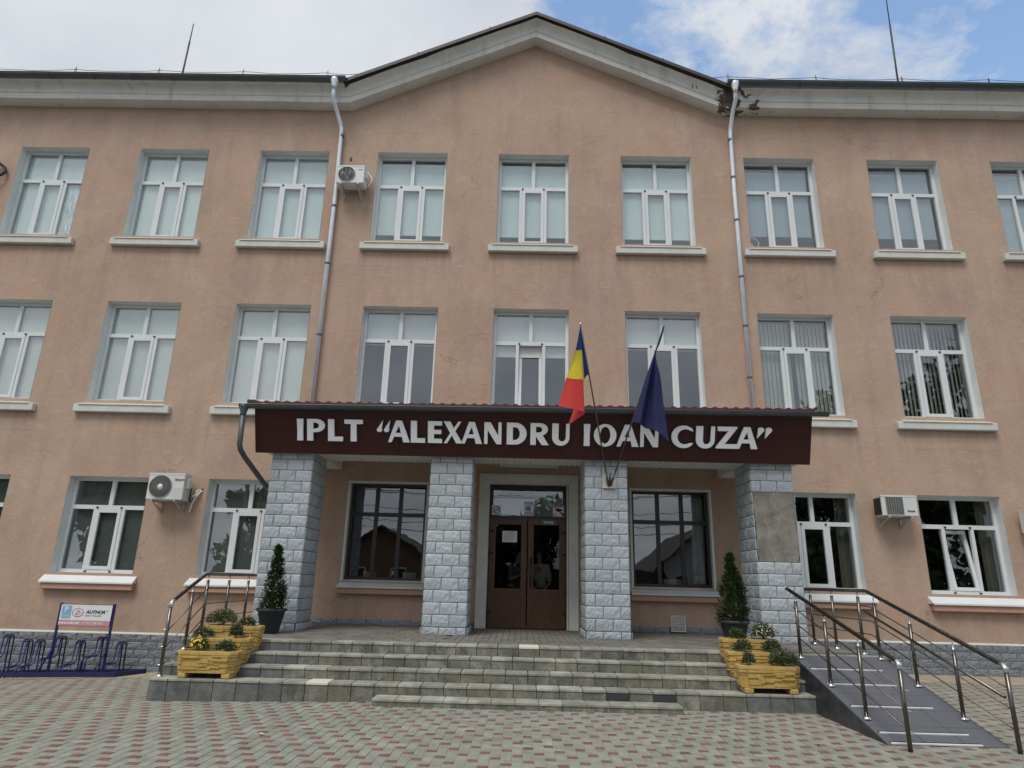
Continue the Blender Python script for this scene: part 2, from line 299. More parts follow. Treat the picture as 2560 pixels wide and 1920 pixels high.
# ------------------------------------------------------------------ mesh helpers
class MB:
    def __init__(s): s.v = []; s.f = []; s.mi = []; s.smooth = False
    def quad(s, *p, m=0):
        b = len(s.v); s.v += [tuple(q) for q in p]; s.f.append(tuple(range(b, b+len(p)))); s.mi.append(m); return s
    def box(s, x0, x1, y0, y1, z0, z1, m=0, skip=''):
        b = len(s.v); s.v += [(x0,y0,z0),(x1,y0,z0),(x1,y1,z0),(x0,y1,z0),(x0,y0,z1),(x1,y0,z1),(x1,y1,z1),(x0,y1,z1)]
        for key, q in (('b',(0,3,2,1)),('t',(4,5,6,7)),('f',(0,1,5,4)),('k',(2,3,7,6)),('l',(3,0,4,7)),('r',(1,2,6,5))):
            if key in skip: continue
            s.f.append(tuple(b+i for i in q)); s.mi.append(m)
        return s
    def bevbox(s, x0, x1, y0, y1, z0, z1, e=0.01, m=0):
        """box whose eight corners and edges are chamfered"""
        b = len(s.v); V = {}
        for sx in (0, 1):
            for sy in (0, 1):
                for sz in (0, 1):
                    X, Y, Z = (x0, x1)[sx], (y0, y1)[sy], (z0, z1)[sz]; dx, dy, dz = e*(1-2*sx), e*(1-2*sy), e*(1-2*sz)
                    V[sx,sy,sz,0] = len(s.v); s.v.append((X, Y+dy, Z+dz))
                    V[sx,sy,sz,1] = len(s.v); s.v.append((X+dx, Y, Z+dz))
                    V[sx,sy,sz,2] = len(s.v); s.v.append((X+dx, Y+dy, Z))
        def F(*q): s.f.append(q); s.mi.append(m)
        for a in (0, 1):
            F(*[V[a,i,j,0] for i,j in ((0,0),(1,0),(1,1),(0,1))]); F(*[V[i,a,j,1] for i,j in ((0,0),(1,0),(1,1),(0,1))]); F(*[V[i,j,a,2] for i,j in ((0,0),(1,0),(1,1),(0,1))])
            for c in (0, 1):
                F(V[a,c,0,0], V[a,c,1,0], V[a,c,1,1], V[a,c,0,1]); F(V[a,0,c,0], V[a,1,c,0], V[a,1,c,2], V[a,0,c,2]); F(V[0,a,c,1], V[1,a,c,1], V[1,a,c,2], V[0,a,c,2])
                for d in (0, 1): F(V[a,c,d,0], V[a,c,d,1], V[a,c,d,2])
        return s
    def tube(s, pts, r, n=10, m=0, cap=True):
        pts = [Vector(p) for p in pts]; rings = []
        up = None
        for i, p in enumerate(pts):
            d = (pts[min(i+1, len(pts)-1)] - pts[max(i-1, 0)]).normalized()
            if up is None:
                up = Vector((0, 0, 1)) if abs(d.z) < 0.9 else Vector((1, 0, 0))
            a = d.cross(up).normalized(); b_ = a.cross(d).normalized(); up = b_
            rr = r[i] if isinstance(r, (list, tuple)) else r
            base = len(s.v)
            for k_ in range(n):
                t = 2*math.pi*k_/n; s.v.append(tuple(p + a*math.cos(t)*rr + b_*math.sin(t)*rr))
            rings.append(base)
        for i in range(len(rings)-1):
            for k_ in range(n):
                k2 = (k_+1) % n; s.f.append((rings[i]+k_, rings[i]+k2, rings[i+1]+k2, rings[i+1]+k_)); s.mi.append(m)
        if cap:
            s.f.append(tuple(rings[0]+k_ for k_ in reversed(range(n)))); s.mi.append(m)
            s.f.append(tuple(rings[-1]+k_ for k_ in range(n))); s.mi.append(m)
        return s
    def lathe(s, prof, c, n=20, m=0, cap=True, ax='z'):
        rings = []
        for (r, h) in prof:
            rings.append(len(s.v))
            for k_ in range(n):
                t = 2*math.pi*k_/n; x, y = r*math.cos(t), r*math.sin(t)
                s.v.append((c[0]+x, c[1]+y, c[2]+h) if ax == 'z' else (c[0]+x, c[1]+h, c[2]+y))
        for i in range(len(rings)-1):
            for k_ in range(n):
                k2 = (k_+1) % n; s.f.append((rings[i]+k_, rings[i]+k2, rings[i+1]+k2, rings[i+1]+k_)); s.mi.append(m)
        if cap:
            s.f.append(tuple(rings[0]+k_ for k_ in reversed(range(n)))); s.mi.append(m); s.f.append(tuple(rings[-1]+k_ for k_ in range(n))); s.mi.append(m)
        return s
    def sweep(s, prof, path, m=0):
        """prof: list of (y, z); path: list of (x, z) with the profile kept upright"""
        idx = []
        for (x, z) in path:
            idx.append(len(s.v)); s.v += [(x, py, z+pz) for (py, pz) in prof]
        for i in range(len(path)-1):
            for j in range(len(prof)-1):
                s.f.append((idx[i]+j, idx[i+1]+j, idx[i+1]+j+1, idx[i]+j+1)); s.mi.append(m)
        return s
    def prism(s, pts, y0, y1, m=0):
        """polygon in x,z pushed from y0 to y1"""
        n = len(pts); b = len(s.v); s.v += [(x, y0, z) for x, z in pts] + [(x, y1, z) for x, z in pts]
        s.f.append(tuple(b+i for i in range(n))); s.mi.append(m); s.f.append(tuple(b+n+i for i in reversed(range(n)))); s.mi.append(m)
        for i in range(n):
            j = (i+1) % n; s.f.append((b+i, b+n+i, b+n+j, b+j)); s.mi.append(m)
        return s
    def mesh(s, name, mats):
        me = bpy.data.meshes.new(name); me.from_pydata(s.v, [], s.f)
        for m in (mats if isinstance(mats, (list, tuple)) else [mats]): me.materials.append(MATS[m] if isinstance(m, str) else m)
        if any(s.mi): me.polygons.foreach_set('material_index', s.mi)
        if s.smooth: me.polygons.foreach_set('use_smooth', [True]*len(me.polygons))
        me.update(); return me
    def obj(s, name, mats, parent=None, loc=None, fix=True, **props):
        me = s.mesh(name, mats)
        if fix: fix_normals(me)
        return link(name, me, parent, loc, **props)
import bmesh
def fix_normals(me):
    bm = bmesh.new(); bm.from_mesh(me); bmesh.ops.recalc_face_normals(bm, faces=bm.faces); bm.to_mesh(me); bm.free()
def link(name, data, parent=None, loc=None, **props):
    o = bpy.data.objects.new(name, data); COL.objects.link(o)
    if parent is not None: o.parent = parent
    if loc is not None: o.location = loc
    for k_, v_ in props.items(): o[k_] = v_
    return o
def thing(name, label, cat, loc=(0, 0, 0), group=None):
    o = link(name, None, None, loc, label=label, category=cat); o.empty_display_size = 0.2
    if group: o['group'] = group
    return o
def tag(o, label, cat, group=None):
    o['label'] = label; o['category'] = cat
    if group: o['group'] = group
    return o
def copy_tree(o, parent=None):
    c = o.copy(); COL.objects.link(c); c.parent = parent
    for ch in list(o.children): copy_tree(ch, c)
    return c
def sm(mb): mb.smooth = True; return mb
def text_mesh(txt, size, mat, ext=0.001, bold=0.0, align='LEFT', shear=0.0, sx=1.0):
    cu = bpy.data.curves.new('lettering', 'FONT'); cu.body = txt; cu.size = size; cu.extrude = ext; cu.offset = bold; cu.align_x = align; cu.shear = shear
    cu.resolution_u = 3
    o = bpy.data.objects.new('lettering_tmp', cu); COL.objects.link(o)
    me = bpy.data.meshes.new_from_object(o.evaluated_get(bpy.context.evaluated_depsgraph_get()))
    bpy.data.objects.remove(o); bpy.data.curves.remove(cu)
    me.transform(Matrix.Rotation(math.pi/2, 4, 'X') @ Matrix.Scale(sx, 4, (1, 0, 0)))
    me.materials.clear(); me.materials.append(MATS[mat]); return me

def gz(x, y):
    """height of the plaza: falls a little towards the left end of the wall"""
    a = min(max((-x-2.0)/5.5, 0.0), 1.35); b_ = min(max((y+7.0)/7.0, 0.0), 1.0)
    return -0.34*a*b_

# ------------------------------------------------------------------ ground
gm = MB(); xs = [-300, -60, -30] + [-18+i*1.0 for i in range(37)] + [30, 60, 300]; ys = [-400, -60, -20] + [-14+i*0.5 for i in range(29)] + [2, 60, 300]
for i, x in enumerate(xs):
    for j, y in enumerate(ys): gm.v.append((x, y, gz(x, y)-0.007))
nj = len(ys)
for i in range(len(xs)-1):
    for j in range(nj-1):
        far = xs[i+1] < -13 or xs[i] > 13 or ys[j+1] < -12
        gm.f.append((i*nj+j, (i+1)*nj+j, (i+1)*nj+j+1, i*nj+j+1)); gm.mi.append(1 if far else 0)
ground = gm.obj('ground', ['joint_sand', 'asphalt'], kind='structure')

STEP_L, STEP_R = -4.95, 3.68
RAMP_L, RAMP_R, RAMP_Y0, RAMP_Y1 = 3.68, 4.93, -3.83, -6.15
def blocked(x, y):
    if STEP_L-0.02 < x < STEP_R+0.05 and y > -4.50: return True
    if -1.98 < x < 1.92 and y > -4.80: return True
    if RAMP_L < x < RAMP_R and y > RAMP_Y1+0.02: return True
    if STEP_R < x < 5.06 and y > RAMP_Y0: return True
    return y > (-1.05 if x > 0 else -1.25)
U_ = 0.1
def paver_mesh(w, d, name, mat):
    j = 0.0035; e = 0.004; mb = MB()
    x0, x1, y0, y1 = j-w/2, w/2-j, j-d/2, d/2-j
    b = [(x0,y0,-0.02),(x1,y0,-0.02),(x1,y1,-0.02),(x0,y1,-0.02)]; t0 = [(x,y,-e) for x,y,_ in b]; t1 = [(x+(e if x<0 else -e), y+(e if y<0 else -e), 0) for x,y,_ in b]
    for i in range(4):
        k_ = (i+1) % 4; mb.quad(b[i], b[k_], t0[k_], t0[i]); mb.quad(t0[i], t0[k_], t1[k_], t1[i])
    mb.quad(*t1); me = bpy.data.meshes.new(name)
    # weld so every paver is one island
    bm = bmesh.new(); mm = mb.mesh(name, mat); bm.from_mesh(mm); bmesh.ops.remove_doubles(bm, verts=bm.verts, dist=1e-5); bm.to_mesh(mm); bm.free()
    return mm
PM = {'r': paver_mesh(U_, U_, 'paver', 'paver_red'), 'h': paver_mesh(2*U_, U_, 'paver', 'paver_grey'), 'v': paver_mesh(U_, 2*U_, 'paver', 'paver_grey')}
near = []; allp = []
for ix in range(-128, 122):
    for iy in range(-112, -8):
        c = (ix-2*iy) % 5
        if c == 0: kd, cx, cy = 'r', ix+.5, iy+.5
        elif c == 2: kd, cx, cy = 'h', ix+1, iy+.5
        elif c == 1: kd, cx, cy = 'v', ix+.5, iy+1
        else: continue
        x, y = cx*U_, cy*U_
        if blocked(x, y): continue
        d = Vector((x, y, 0)) - CAM; zc = d.dot(CF); u = 1280+1650*d.dot(CR)/zc if zc > 0 else -1; v_ = 960-1650*d.dot(CU)/zc if zc > 0 else -1
        allp.append((zc, kd, x, y, 0 <= u <= 2560 and 0 <= v_ <= 1920 and gz(x+.15, y+.15) > -0.0005 and gz(x-.15, y+.15) > -0.0005))
seen = sorted([p for p in allp if p[4]])[:300]; seenset = set((p[2], p[3]) for p in seen)
for zc, kd, x, y, s_ in seen:
    link('paver', PM[kd], ground, (x, y, random.uniform(-0.0015, 0.0015)))
big = {}
tv, tf, tmi = [], [], []
for zc, kd, x, y, s_ in allp:
    if (x, y) in seenset: continue
    me = PM[kd]; b = len(tv); dz = random.uniform(-0.0015, 0.0015)
    for vv in me.vertices: tv.append((vv.co.x+x, vv.co.y+y, vv.co.z + gz(x+vv.co.x, y+vv.co.y) + dz))
    for p in me.polygons: tf.append(tuple(b+i for i in p.vertices)); tmi.append(0 if kd == 'r' else 1)
me = bpy.data.meshes.new('pavers'); me.from_pydata(tv, [], tf); me.materials.append(MATS['paver_red']); me.materials.append(MATS['paver_grey']); me.polygons.foreach_set('material_index', tmi)
link('pavers', me, ground, kind='stuff')
# sandy concrete strip along the foot of the wall
for nm, xa, xb, ya in (('concrete_strip', -16, STEP_L, -1.25), ('concrete_strip', 5.06, 16, -1.05)):
    mb = MB(); n = 22
    for i in range(n+1):
        x = xa+(xb-xa)*i/n; w = 0.02*math.sin(i*1.7)
        mb.v += [(x, ya+w, gz(x, ya)-0.02), (x, ya+w, gz(x, ya)+0.004), (x, 0.02, gz(x, 0)+0.012)]
    for i in range(n):
        for j in range(2): mb.f.append((3*i+j, 3*i+3+j, 3*i+4+j, 3*i+1+j)); mb.mi.append(0)
    mb.obj(nm, 'apron', kind='structure')

# ------------------------------------------------------------------ the school building
S = 2.956; HW = 0.848
T = {3: 11.505, 2: 7.435, 1: 3.443}; B = {3: 9.109, 2: 5.102, 1: 1.498}; TR = {3: 0.795, 2: 0.72, 1: 0.575}
bld = thing('school_building', 'three-storey salmon plastered school with white windows and a wide gable', 'building')
def wx(k): return k*S + (0.066 if k < -1 else 0.003 if k > 1 else 0.0)
KS = [-5, -4, -3, -2, -1, 0, 1, 2, 3, 4, 5]
holes = {3: [(wx(k)-HW, wx(k)+HW) for k in KS], 2: [(wx(k)-HW, wx(k)+HW) for k in KS],
         1: [(wx(k)-HW, wx(k)+HW) for k in KS if abs(k) > 1] + [(-3.756, -2.06), (2.09, 3.787), (-0.83, 0.838)]}
wall = MB(); XA, XB = -17.5, 17.5
def band(z0, z1, hs, zb, zt):
    cuts = sorted([XA, XB] + [c for h in hs for c in h])
    wall.quad((XA,0,z0),(XB,0,z0),(XB,0,zb),(XA,0,zb)); wall.quad((XA,0,zt),(XB,0,zt),(XB,0,z1),(XA,0,z1))
    for a, b in zip(cuts[:-1], cuts[1:]):
        if any(abs(a-h[0]) < 1e-6 for h in hs): continue
        wall.quad((a,0,zb),(b,0,zb),(b,0,zt),(a,0,zt))
# ground floor: windows, porch windows and door have different heads; build by columns
h1 = sorted([(wx(k)-HW, wx(k)+HW, B[1], T[1]) for k in KS if abs(k) > 1] + [(-3.756, -2.06, 1.465, 3.48), (2.09, 3.787, 1.465, 3.455), (-0.83, 0.838, 0.635, 3.478)])
x = XA
for (a, b, z0, z1) in h1:
    wall.quad((x,0,-0.6),(a,0,-0.6),(a,0,4.3),(x,0,4.3)); wall.quad((a,0,-0.6),(b,0,-0.6),(b,0,z0),(a,0,z0)); wall.quad((a,0,z1),(b,0,z1),(b,0,4.3),(a,0,4.3)); x = b
wall.quad((x,0,-0.6),(XB,0,-0.6),(XB,0,4.3),(x,0,4.3))
band(4.3, 8.3, sorted(holes[2]), B[2], T[2]); band(8.3, 12.8, sorted(holes[3]), B[3], T[3])
wall.quad((-4.75, 0, 12.8), (4.8, 0, 12.8), (0.02, 0, 14.95))
wall.obj('wall', 'plaster', bld, fix=False)
# the rest of the shell, floors and roofs
sh = MB(); sh.quad((XA,0,-.6),(XA,9,-.6),(XA,9,12.9),(XA,0,12.9)); sh.quad((XB,0,-.6),(XB,9,-.6),(XB,9,12.9),(XB,0,12.9)); sh.quad((XA,9,-.6),(XB,9,-.6),(XB,9,12.9),(XA,9,12.9))
sh.obj('rear_wall', 'plaster', bld)
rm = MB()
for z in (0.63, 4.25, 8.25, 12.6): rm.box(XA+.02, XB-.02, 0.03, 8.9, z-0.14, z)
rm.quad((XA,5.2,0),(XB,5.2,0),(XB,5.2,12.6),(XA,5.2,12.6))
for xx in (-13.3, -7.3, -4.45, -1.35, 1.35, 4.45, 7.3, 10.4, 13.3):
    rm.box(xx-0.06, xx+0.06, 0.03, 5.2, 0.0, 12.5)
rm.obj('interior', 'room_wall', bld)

# cornice swept along the eaves and up both slopes of the gable
ZS = 12.69
prof = [(0.0, 0.0), (-0.31, 0.0), (-0.315, 0.145), (-0.335, 0.150), (-0.352, 0.172), (-0.335, 0.196)]
for i in range(7):
    t = i/6*math.pi/2; prof.append((-0.335-0.15*(1-math.cos(t)), 0.20+0.20*math.sin(t)))
prof += [(-0.50, 0.405), (-0.50, 0.43), (0.0, 0.47)]
path = [(XA, ZS)]; x = XA
def wob(x): return ZS + 0.012*mnoise.noise(Vector((x*0.9, 3.3, 0)))
x = -17.0
while x < -4.6: path.append((x, wob(x))); x += 0.5
path.append((-4.56, ZS))
for i in range(1, 10): path.append((-4.56+4.56*i/10, ZS+2.075*i/10 + 0.010*mnoise.noise(Vector((i*1.3, 0, 1)))))
path.append((0.0, ZS+2.075))
for i in range(1, 10): path.append((4.59*i/10, ZS+2.075*(1-i/10) + 0.010*mnoise.noise(Vector((i*1.3, 5, 1)))))
path.append((4.59, ZS)); x = 5.0
while x < 17: path.append((x, wob(x)+0.02)); x += 0.5
path.append((XB, ZS+0.02))
cm = MB(); cm.sweep(prof, path); cm.obj('cornice', 'cornice_paint', bld, fix=False)
# roofs
for (xa, xb) in ((XA, -4.56), (4.59, XB)):
    rf = MB()
    rf.quad((xa,-0.62,13.16),(xb,-0.62,13.16),(xb,6,16.0),(xa,6,16.0)); rf.quad((xa,-0.62,13.13),(xb,-0.62,13.13),(xb,6,15.97),(xa,6,15.97)); rf.quad((xa,-0.62,13.13),(xb,-0.62,13.13),(xb,-0.62,13.16),(xa,-0.62,13.16))
    rf.obj('roof', 'brown_trim', bld)
gr = MB(); ap = ZS+2.075+0.50
for (xe, sgn) in ((-4.66, -1), (4.69, 1)):
    ze = ZS+0.445
    gr.v += []; a = [(xe,-0.60,ze),(0,-0.60,ap),(0,7,ap),(xe,7,ze)]; b = [(q[0],q[1],q[2]-0.095) for q in a]
    gr.quad(*a); gr.quad(*b); gr.quad(a[0],a[1],b[1],b[0]); gr.quad(a[0],a[3],b[3],b[0])
    gr.quad((xe,-0.60,ze-0.095),(0,-0.60,ap-0.095),(0,-0.50,ap-0.095),(xe,-0.50,ze-0.095))
gr.obj('gable_roof', 'brown_trim', bld)
# joints in the verge trim
for xx, sg in ((-1.15, 1), (-2.9, 1), (1.7, -1), (3.1, -1)):
    z = ZS+0.445+(2.075+0.055)*(1-abs(xx)/4.66)
    MB().box(xx-0.02, xx+0.02, -0.612, -0.59, z-0.10, z+0.012).obj('trim_joint', 'brown_trim', bld)

def gutter(xa, xb, z, y, r=0.085, n=8):
    mb = MB()
    for x in (xa, xb):
        for i in range(n+1):
            t = math.pi + math.pi*i/n; mb.v.append((x, y+r*math.cos(t), z+r*math.sin(t)))
    for i in range(n): mb.f.append((i, i+1, n+2+i, n+1+i)); mb.mi.append(0)
    mb.f.append(tuple(range(n+1))); mb.mi.append(0); mb.f.append(tuple(range(n+1, 2*n+2))); mb.mi.append(0)
    mb.tube([(xa, y-r, z), (xb, y-r, z)], 0.009, 6)
    return mb
for xa, xb, zt in ((XA, -4.60, 13.17), (4.62, XB, 13.22)):
    g = gutter(xa, xb, zt-0.02, -0.60).obj('gutter', 'gutter_grey', bld)
    x = xa+0.4 if xa < 0 else xa+0.75
    while x < xb-0.2:
        if abs(x) < 12.5:
            mb = MB(); pts = [(x, -0.60+0.092*math.cos(t), zt-0.02+0.092*math.sin(t)) for t in [math.pi+math.pi*i/8 for i in range(9)]]
            mb.tube(pts, 0.012, 6); mb.obj('gutter_bracket', 'gutter_grey', g)
        x += random.uniform(0.95, 1.15)
def downpipe(pts, r, top, mat, bands):
    mb = sm(MB()); mb.tube(pts, r, 12)
    mb.lathe([(0.105, 0.0), (0.10, -0.05), (0.055, -0.20), (0.05, -0.26)], top, 12)
    o = mb.obj('downpipe', mat, bld)
    for (p, q) in bands:
        MB().tube([p, q], r*1.16, 12).obj('pipe_clamp', 'gutter_grey', o)
xl, xr = -4.705, 4.752
downpipe([(-4.87,-0.585,12.90),(-4.90,-0.50,12.70),(-4.86,-0.36,12.52),(-4.76,-0.14,12.18),(-4.735,-0.10,12.06),(xl,-0.10,10.5),(xl,-0.10,4.75)], 0.048, (-4.87,-0.60,13.12), 'galvanised', [((xl,-.1,z),(xl,-.1,z-0.05)) for z in (11.9, 9.95, 8.45, 6.7)])
downpipe([(4.80,-0.585,12.95),(4.83,-0.48,12.80),(4.80,-0.32,12.58),(4.775,-0.14,12.26),(4.77,-0.10,12.10),(xr,-0.10,10.5),(xr,-0.10,4.75)], 0.048, (4.80,-0.60,13.17), 'galvanised', [((xr,-.1,z),(xr,-.1,z-0.05)) for z in (11.95, 10.9, 9.75, 8.3, 7.1, 5.9)])

# ------------------------------------------------------------------ windows
YF = 0.20
def pane(x0, x1, z0, z1, y, parent, mat='window_glass', tilt=None):
    mb = MB(); mb.box(x0, x1, -0.004, 0.004, 0, z1-z0)
    o = mb.obj('pane', mat, parent, (0, y, z0))
    if tilt: o.rotation_euler.x = tilt
    return o
def ring(mb, x0, x1, z0, z1, w, y0, y1, m=0):
    mb.box(x0, x0+w, y0, y1, z0, z1, m); mb.box(x1-w, x1, y0, y1, z0, z1, m)
    mb.box(x0+w, x1-w, y0+.001, y1-.001, z0, z0+w, m); mb.box(x0+w, x1-w, y0+.001, y1-.001, z1-w, z1, m)
CAS = {}
def window(k, fl, blind=None, drop=1.0, gap_top=0.03, tilt=0.0, label=None, side=0.05):
    c, t, b = wx(k), T[fl], B[fl]; w = MB(); x0, x1 = c-HW, c+HW
    fw = 0.066; tz0, tz1 = t-TR[fl]-0.085, t-TR[fl]
    ring(w, x0+.003, x1-.003, b+.002, t-.003, fw, YF, YF+0.07)
    w.box(x0+fw, x1-fw, YF-.002, YF+0.068, tz0, tz1)
    w.box(c-0.042, c+0.042, YF-.001, YF+0.066, tz1, t-fw)
    for sx in (-1, 1): w.box(*sorted((c+sx*0.262, c+sx*0.330)), YF-.001, YF+0.066, b+fw, tz0)
    for sx in (-1, 1):
        w.box(c+sx*0.255-.02, c+sx*0.255+.02, YF-0.022, YF, tz0+0.018, tz0+0.05, 1)
        w.box(c+sx*0.255-.02, c+sx*0.255+.02, YF-0.022, YF, b+0.015, b+0.04, 1)
    win = w.obj('window', ['upvc', 'ac_dark'], bld)
    if label: win['label'] = label
    yg = YF+0.035
    for (a, d) in ((x0+fw, c-0.042), (c+0.042, x1-fw)): pane(a, d, tz1, t-fw, yg, win)
    for (a, d) in ((x0+fw, c-0.330), (c+0.330, x1-fw)): pane(a, d, b+fw, tz0, yg, win)
    cs = MB(); ch = tz0-b-fw; ring(cs, c-0.258, c+0.258, 0.003, ch-.003, 0.066, -0.018, 0.04)
    cz = b+fw
    co = cs.obj('casement', 'upvc', win, (0, YF+0.005, cz)); co.rotation_euler.x = -tilt
    p = pane(c-0.192, c+0.192, 0.066, ch-0.066, 0, win); p.location = (0, YF+0.016, cz); p.rotation_euler.x = -tilt
    me = p.data
    for vv in me.vertices: vv.co.z += 0.066
    # painted reveal
    rv = MB(); e = 0.004
    rv.quad((x0+e,-e,b),(x0+e,YF+.03,b),(x0+e,YF+.03,t-e),(x0+e,-e,t-e)); rv.quad((x1-e,-e,b),(x1-e,YF+.03,b),(x1-e,YF+.03,t-e),(x1-e,-e,t-e)); rv.quad((x0+e,-e,t-e),(x1-e,-e,t-e),(x1-e,YF+.03,t-e),(x0+e,YF+.03,t-e))
    rv.obj('reveal', 'reveal_paint', win)
    j = random.uniform(-0.02, 0.02)
    if fl > 1:
        MB().bevbox(c-1.045+j, c+1.03+j, -0.115, 0.0, b-0.285, b-0.118, 0.012).obj('sill', 'sill_slab', win)
        f = MB(); f.prism([(0,0)]*0 or [(c-0.95,0),(c+0.92,0),(c+0.92,0),(c-0.95,0)], 0, 0) if False else None
        q = [(c-0.95+j,-0.135,b-0.110),(c+0.92+j,-0.135,b-0.110),(c+0.90,0.02,b-0.062),(c-0.93,0.02,b-0.062)]
        f = MB(); f.quad(*q); f.quad(*[(a_,b_,c_-0.022) for a_,b_,c_ in q]); f.quad(q[0],q[1],(q[1][0],q[1][1],q[1][2]-0.022),(q[0][0],q[0][1],q[0][2]-0.022)); f.quad(q[1],q[2],(q[2][0],q[2][1],q[2][2]-0.022),(q[1][0],q[1][1],q[1][2]-0.022)); f.quad(q[0],q[3],(q[3][0],q[3][1],q[3][2]-0.022),(q[0][0],q[0][1],q[0][2]-0.022))
        f.quad((x0,0.0,b-0.068),(x1,0.0,b-0.068),(x1,YF,b+0.004),(x0,YF,b+0.004))
        f.obj('sill_flashing', 'cream_sheet', win)
    else:
        f = MB(); q = [(c-0.94+j,-0.16,b-0.175),(c+0.955+j,-0.16,b-0.175),(c+0.95,0.0,b-0.055),(c-0.94,0.0,b-0.055)]
        f.quad(*q); f.quad(*[(a_,b_,c_-0.014) for a_,b_,c_ in q]); f.quad(q[0],q[1],(q[1][0],q[1][1],q[1][2]-0.03),(q[0][0],q[0][1],q[0][2]-0.03)); f.quad((x0,0.0,b-0.055),(x1,0.0,b-0.055),(x1,YF,b+0.004),(x0,YF,b+0.004))
        f.quad(q[1],q[2],(q[2][0],0,b-0.19),(q[1][0],-0.16,b-0.19)); f.quad(q[0],q[3],(q[3][0],0,b-0.19),(q[0][0],-0.16,b-0.19))
        f.obj('sill_flashing', 'sill_white', win)
        MB().bevbox(c-0.92+j, c+0.935+j, -0.125, 0.0, b-0.325, b-0.196, 0.012).obj('sill', 'pink_slab', win)
    # what hangs behind the glass
    if blind == 'slats':
        n = 17; wd = (x1-x0-0.16)/n
        me = None
        for i in range(n):
            if k == 2 and i == 8: continue
            xx = x0+0.08+wd*(i+.5)
            s_ = MB(); s_.box(-wd*0.50, wd*0.50, -0.001, 0.001, 0, t-b-0.16); o = s_.obj('slat', 'slat_cloth', win, (xx, YF+0.16, b+0.06))
            o.rotation_euler.z = rad(random.uniform(28, 40) if k == 3 else random.uniform(14, 24))
    elif blind:
        zb = t-gap_top-(t-b-gap_top)*drop
        bl = MB(); n = 8
        for i in range(n+1):
            xx = x0+side+(x1-x0-2*side)*i/n; yy = YF+0.10+0.006*math.sin(i*2.1+k)
            bl.v += [(xx, yy, zb), (xx, yy, t-gap_top)]
        for i in range(n): bl.f.append((2*i, 2*i+2, 2*i+3, 2*i+1)); bl.mi.append(0)
        bl.box(x0+side, x1-side, YF+0.085, YF+0.115, zb-0.02, zb)
        bl.obj('blind', blind, win, fix=False)
    return win
for k in KS:
    for fl in (1, 2, 3):
        if fl == 1 and abs(k) <= 1: continue
        kw = {}
        if fl == 3:
            kw = dict(blind='blind_pale') if k < -1 else dict(blind='blind_pale', drop=0.865, gap_top=0.13) if k <= 1 else dict(blind='blind_blue', drop=0.80 if k < 4 else 1.0, gap_top=0.20, side=0.12)
            if k == 4: kw['tilt'] = rad(7)
        elif fl == 2:
            if k < -1: kw = dict(blind='blind_grey')
            elif k == -1: kw = dict(blind='blind_grey', drop=0.34)
            elif k == 0: kw = dict(blind='blind_grey', drop=0.44, tilt=rad(5), label='window with its middle casement tipped open')
            elif k == 1: kw = dict(blind='blind_grey', drop=0.34)
            else: kw = dict(blind='slats')
        else:
            if k < 0: kw = dict(blind='blind_dark', side=0.10)
            elif k == 3: kw = dict(tilt=rad(9), label='window with its middle casement tipped open')
        w = window(k, fl, **kw)
        if fl == 1 and k in (2, 3):
            cu = MB(); n = 10; xa = wx(k)+0.56; xb = wx(k)+0.83
            for i in range(n+1):
                cu.v += [(xa+(xb-xa)*i/n, 0.42+0.025*math.sin(i*2.4), 1.5), (xa+(xb-xa)*i/n, 0.42+0.025*math.sin(i*2.4), 3.4)]
            for i in range(n): cu.f.append((2*i, 2*i+2, 2*i+3, 2*i+1)); cu.mi.append(0)
            cu.obj('curtain', 'curtain_brown', w, fix=False)
        if fl == 3 and k == -4:
            fo = MB(); n = 9
            for i in range(n+1):
                for j2 in range(n+1):
                    fo.v.append((wx(k)+0.34+0.43*i/n, YF+0.075+0.02*mnoise.noise(Vector((i*1.1, j2*0.9, 2))), B[3]+0.08+1.42*j2/n))
            for i in range(n):
                for j2 in range(n): fo.f.append((i*(n+1)+j2, (i+1)*(n+1)+j2, (i+1)*(n+1)+j2+1, i*(n+1)+j2+1)); fo.mi.append(0)
            fo.obj('foil_sheet', 'foil', w, fix=False)

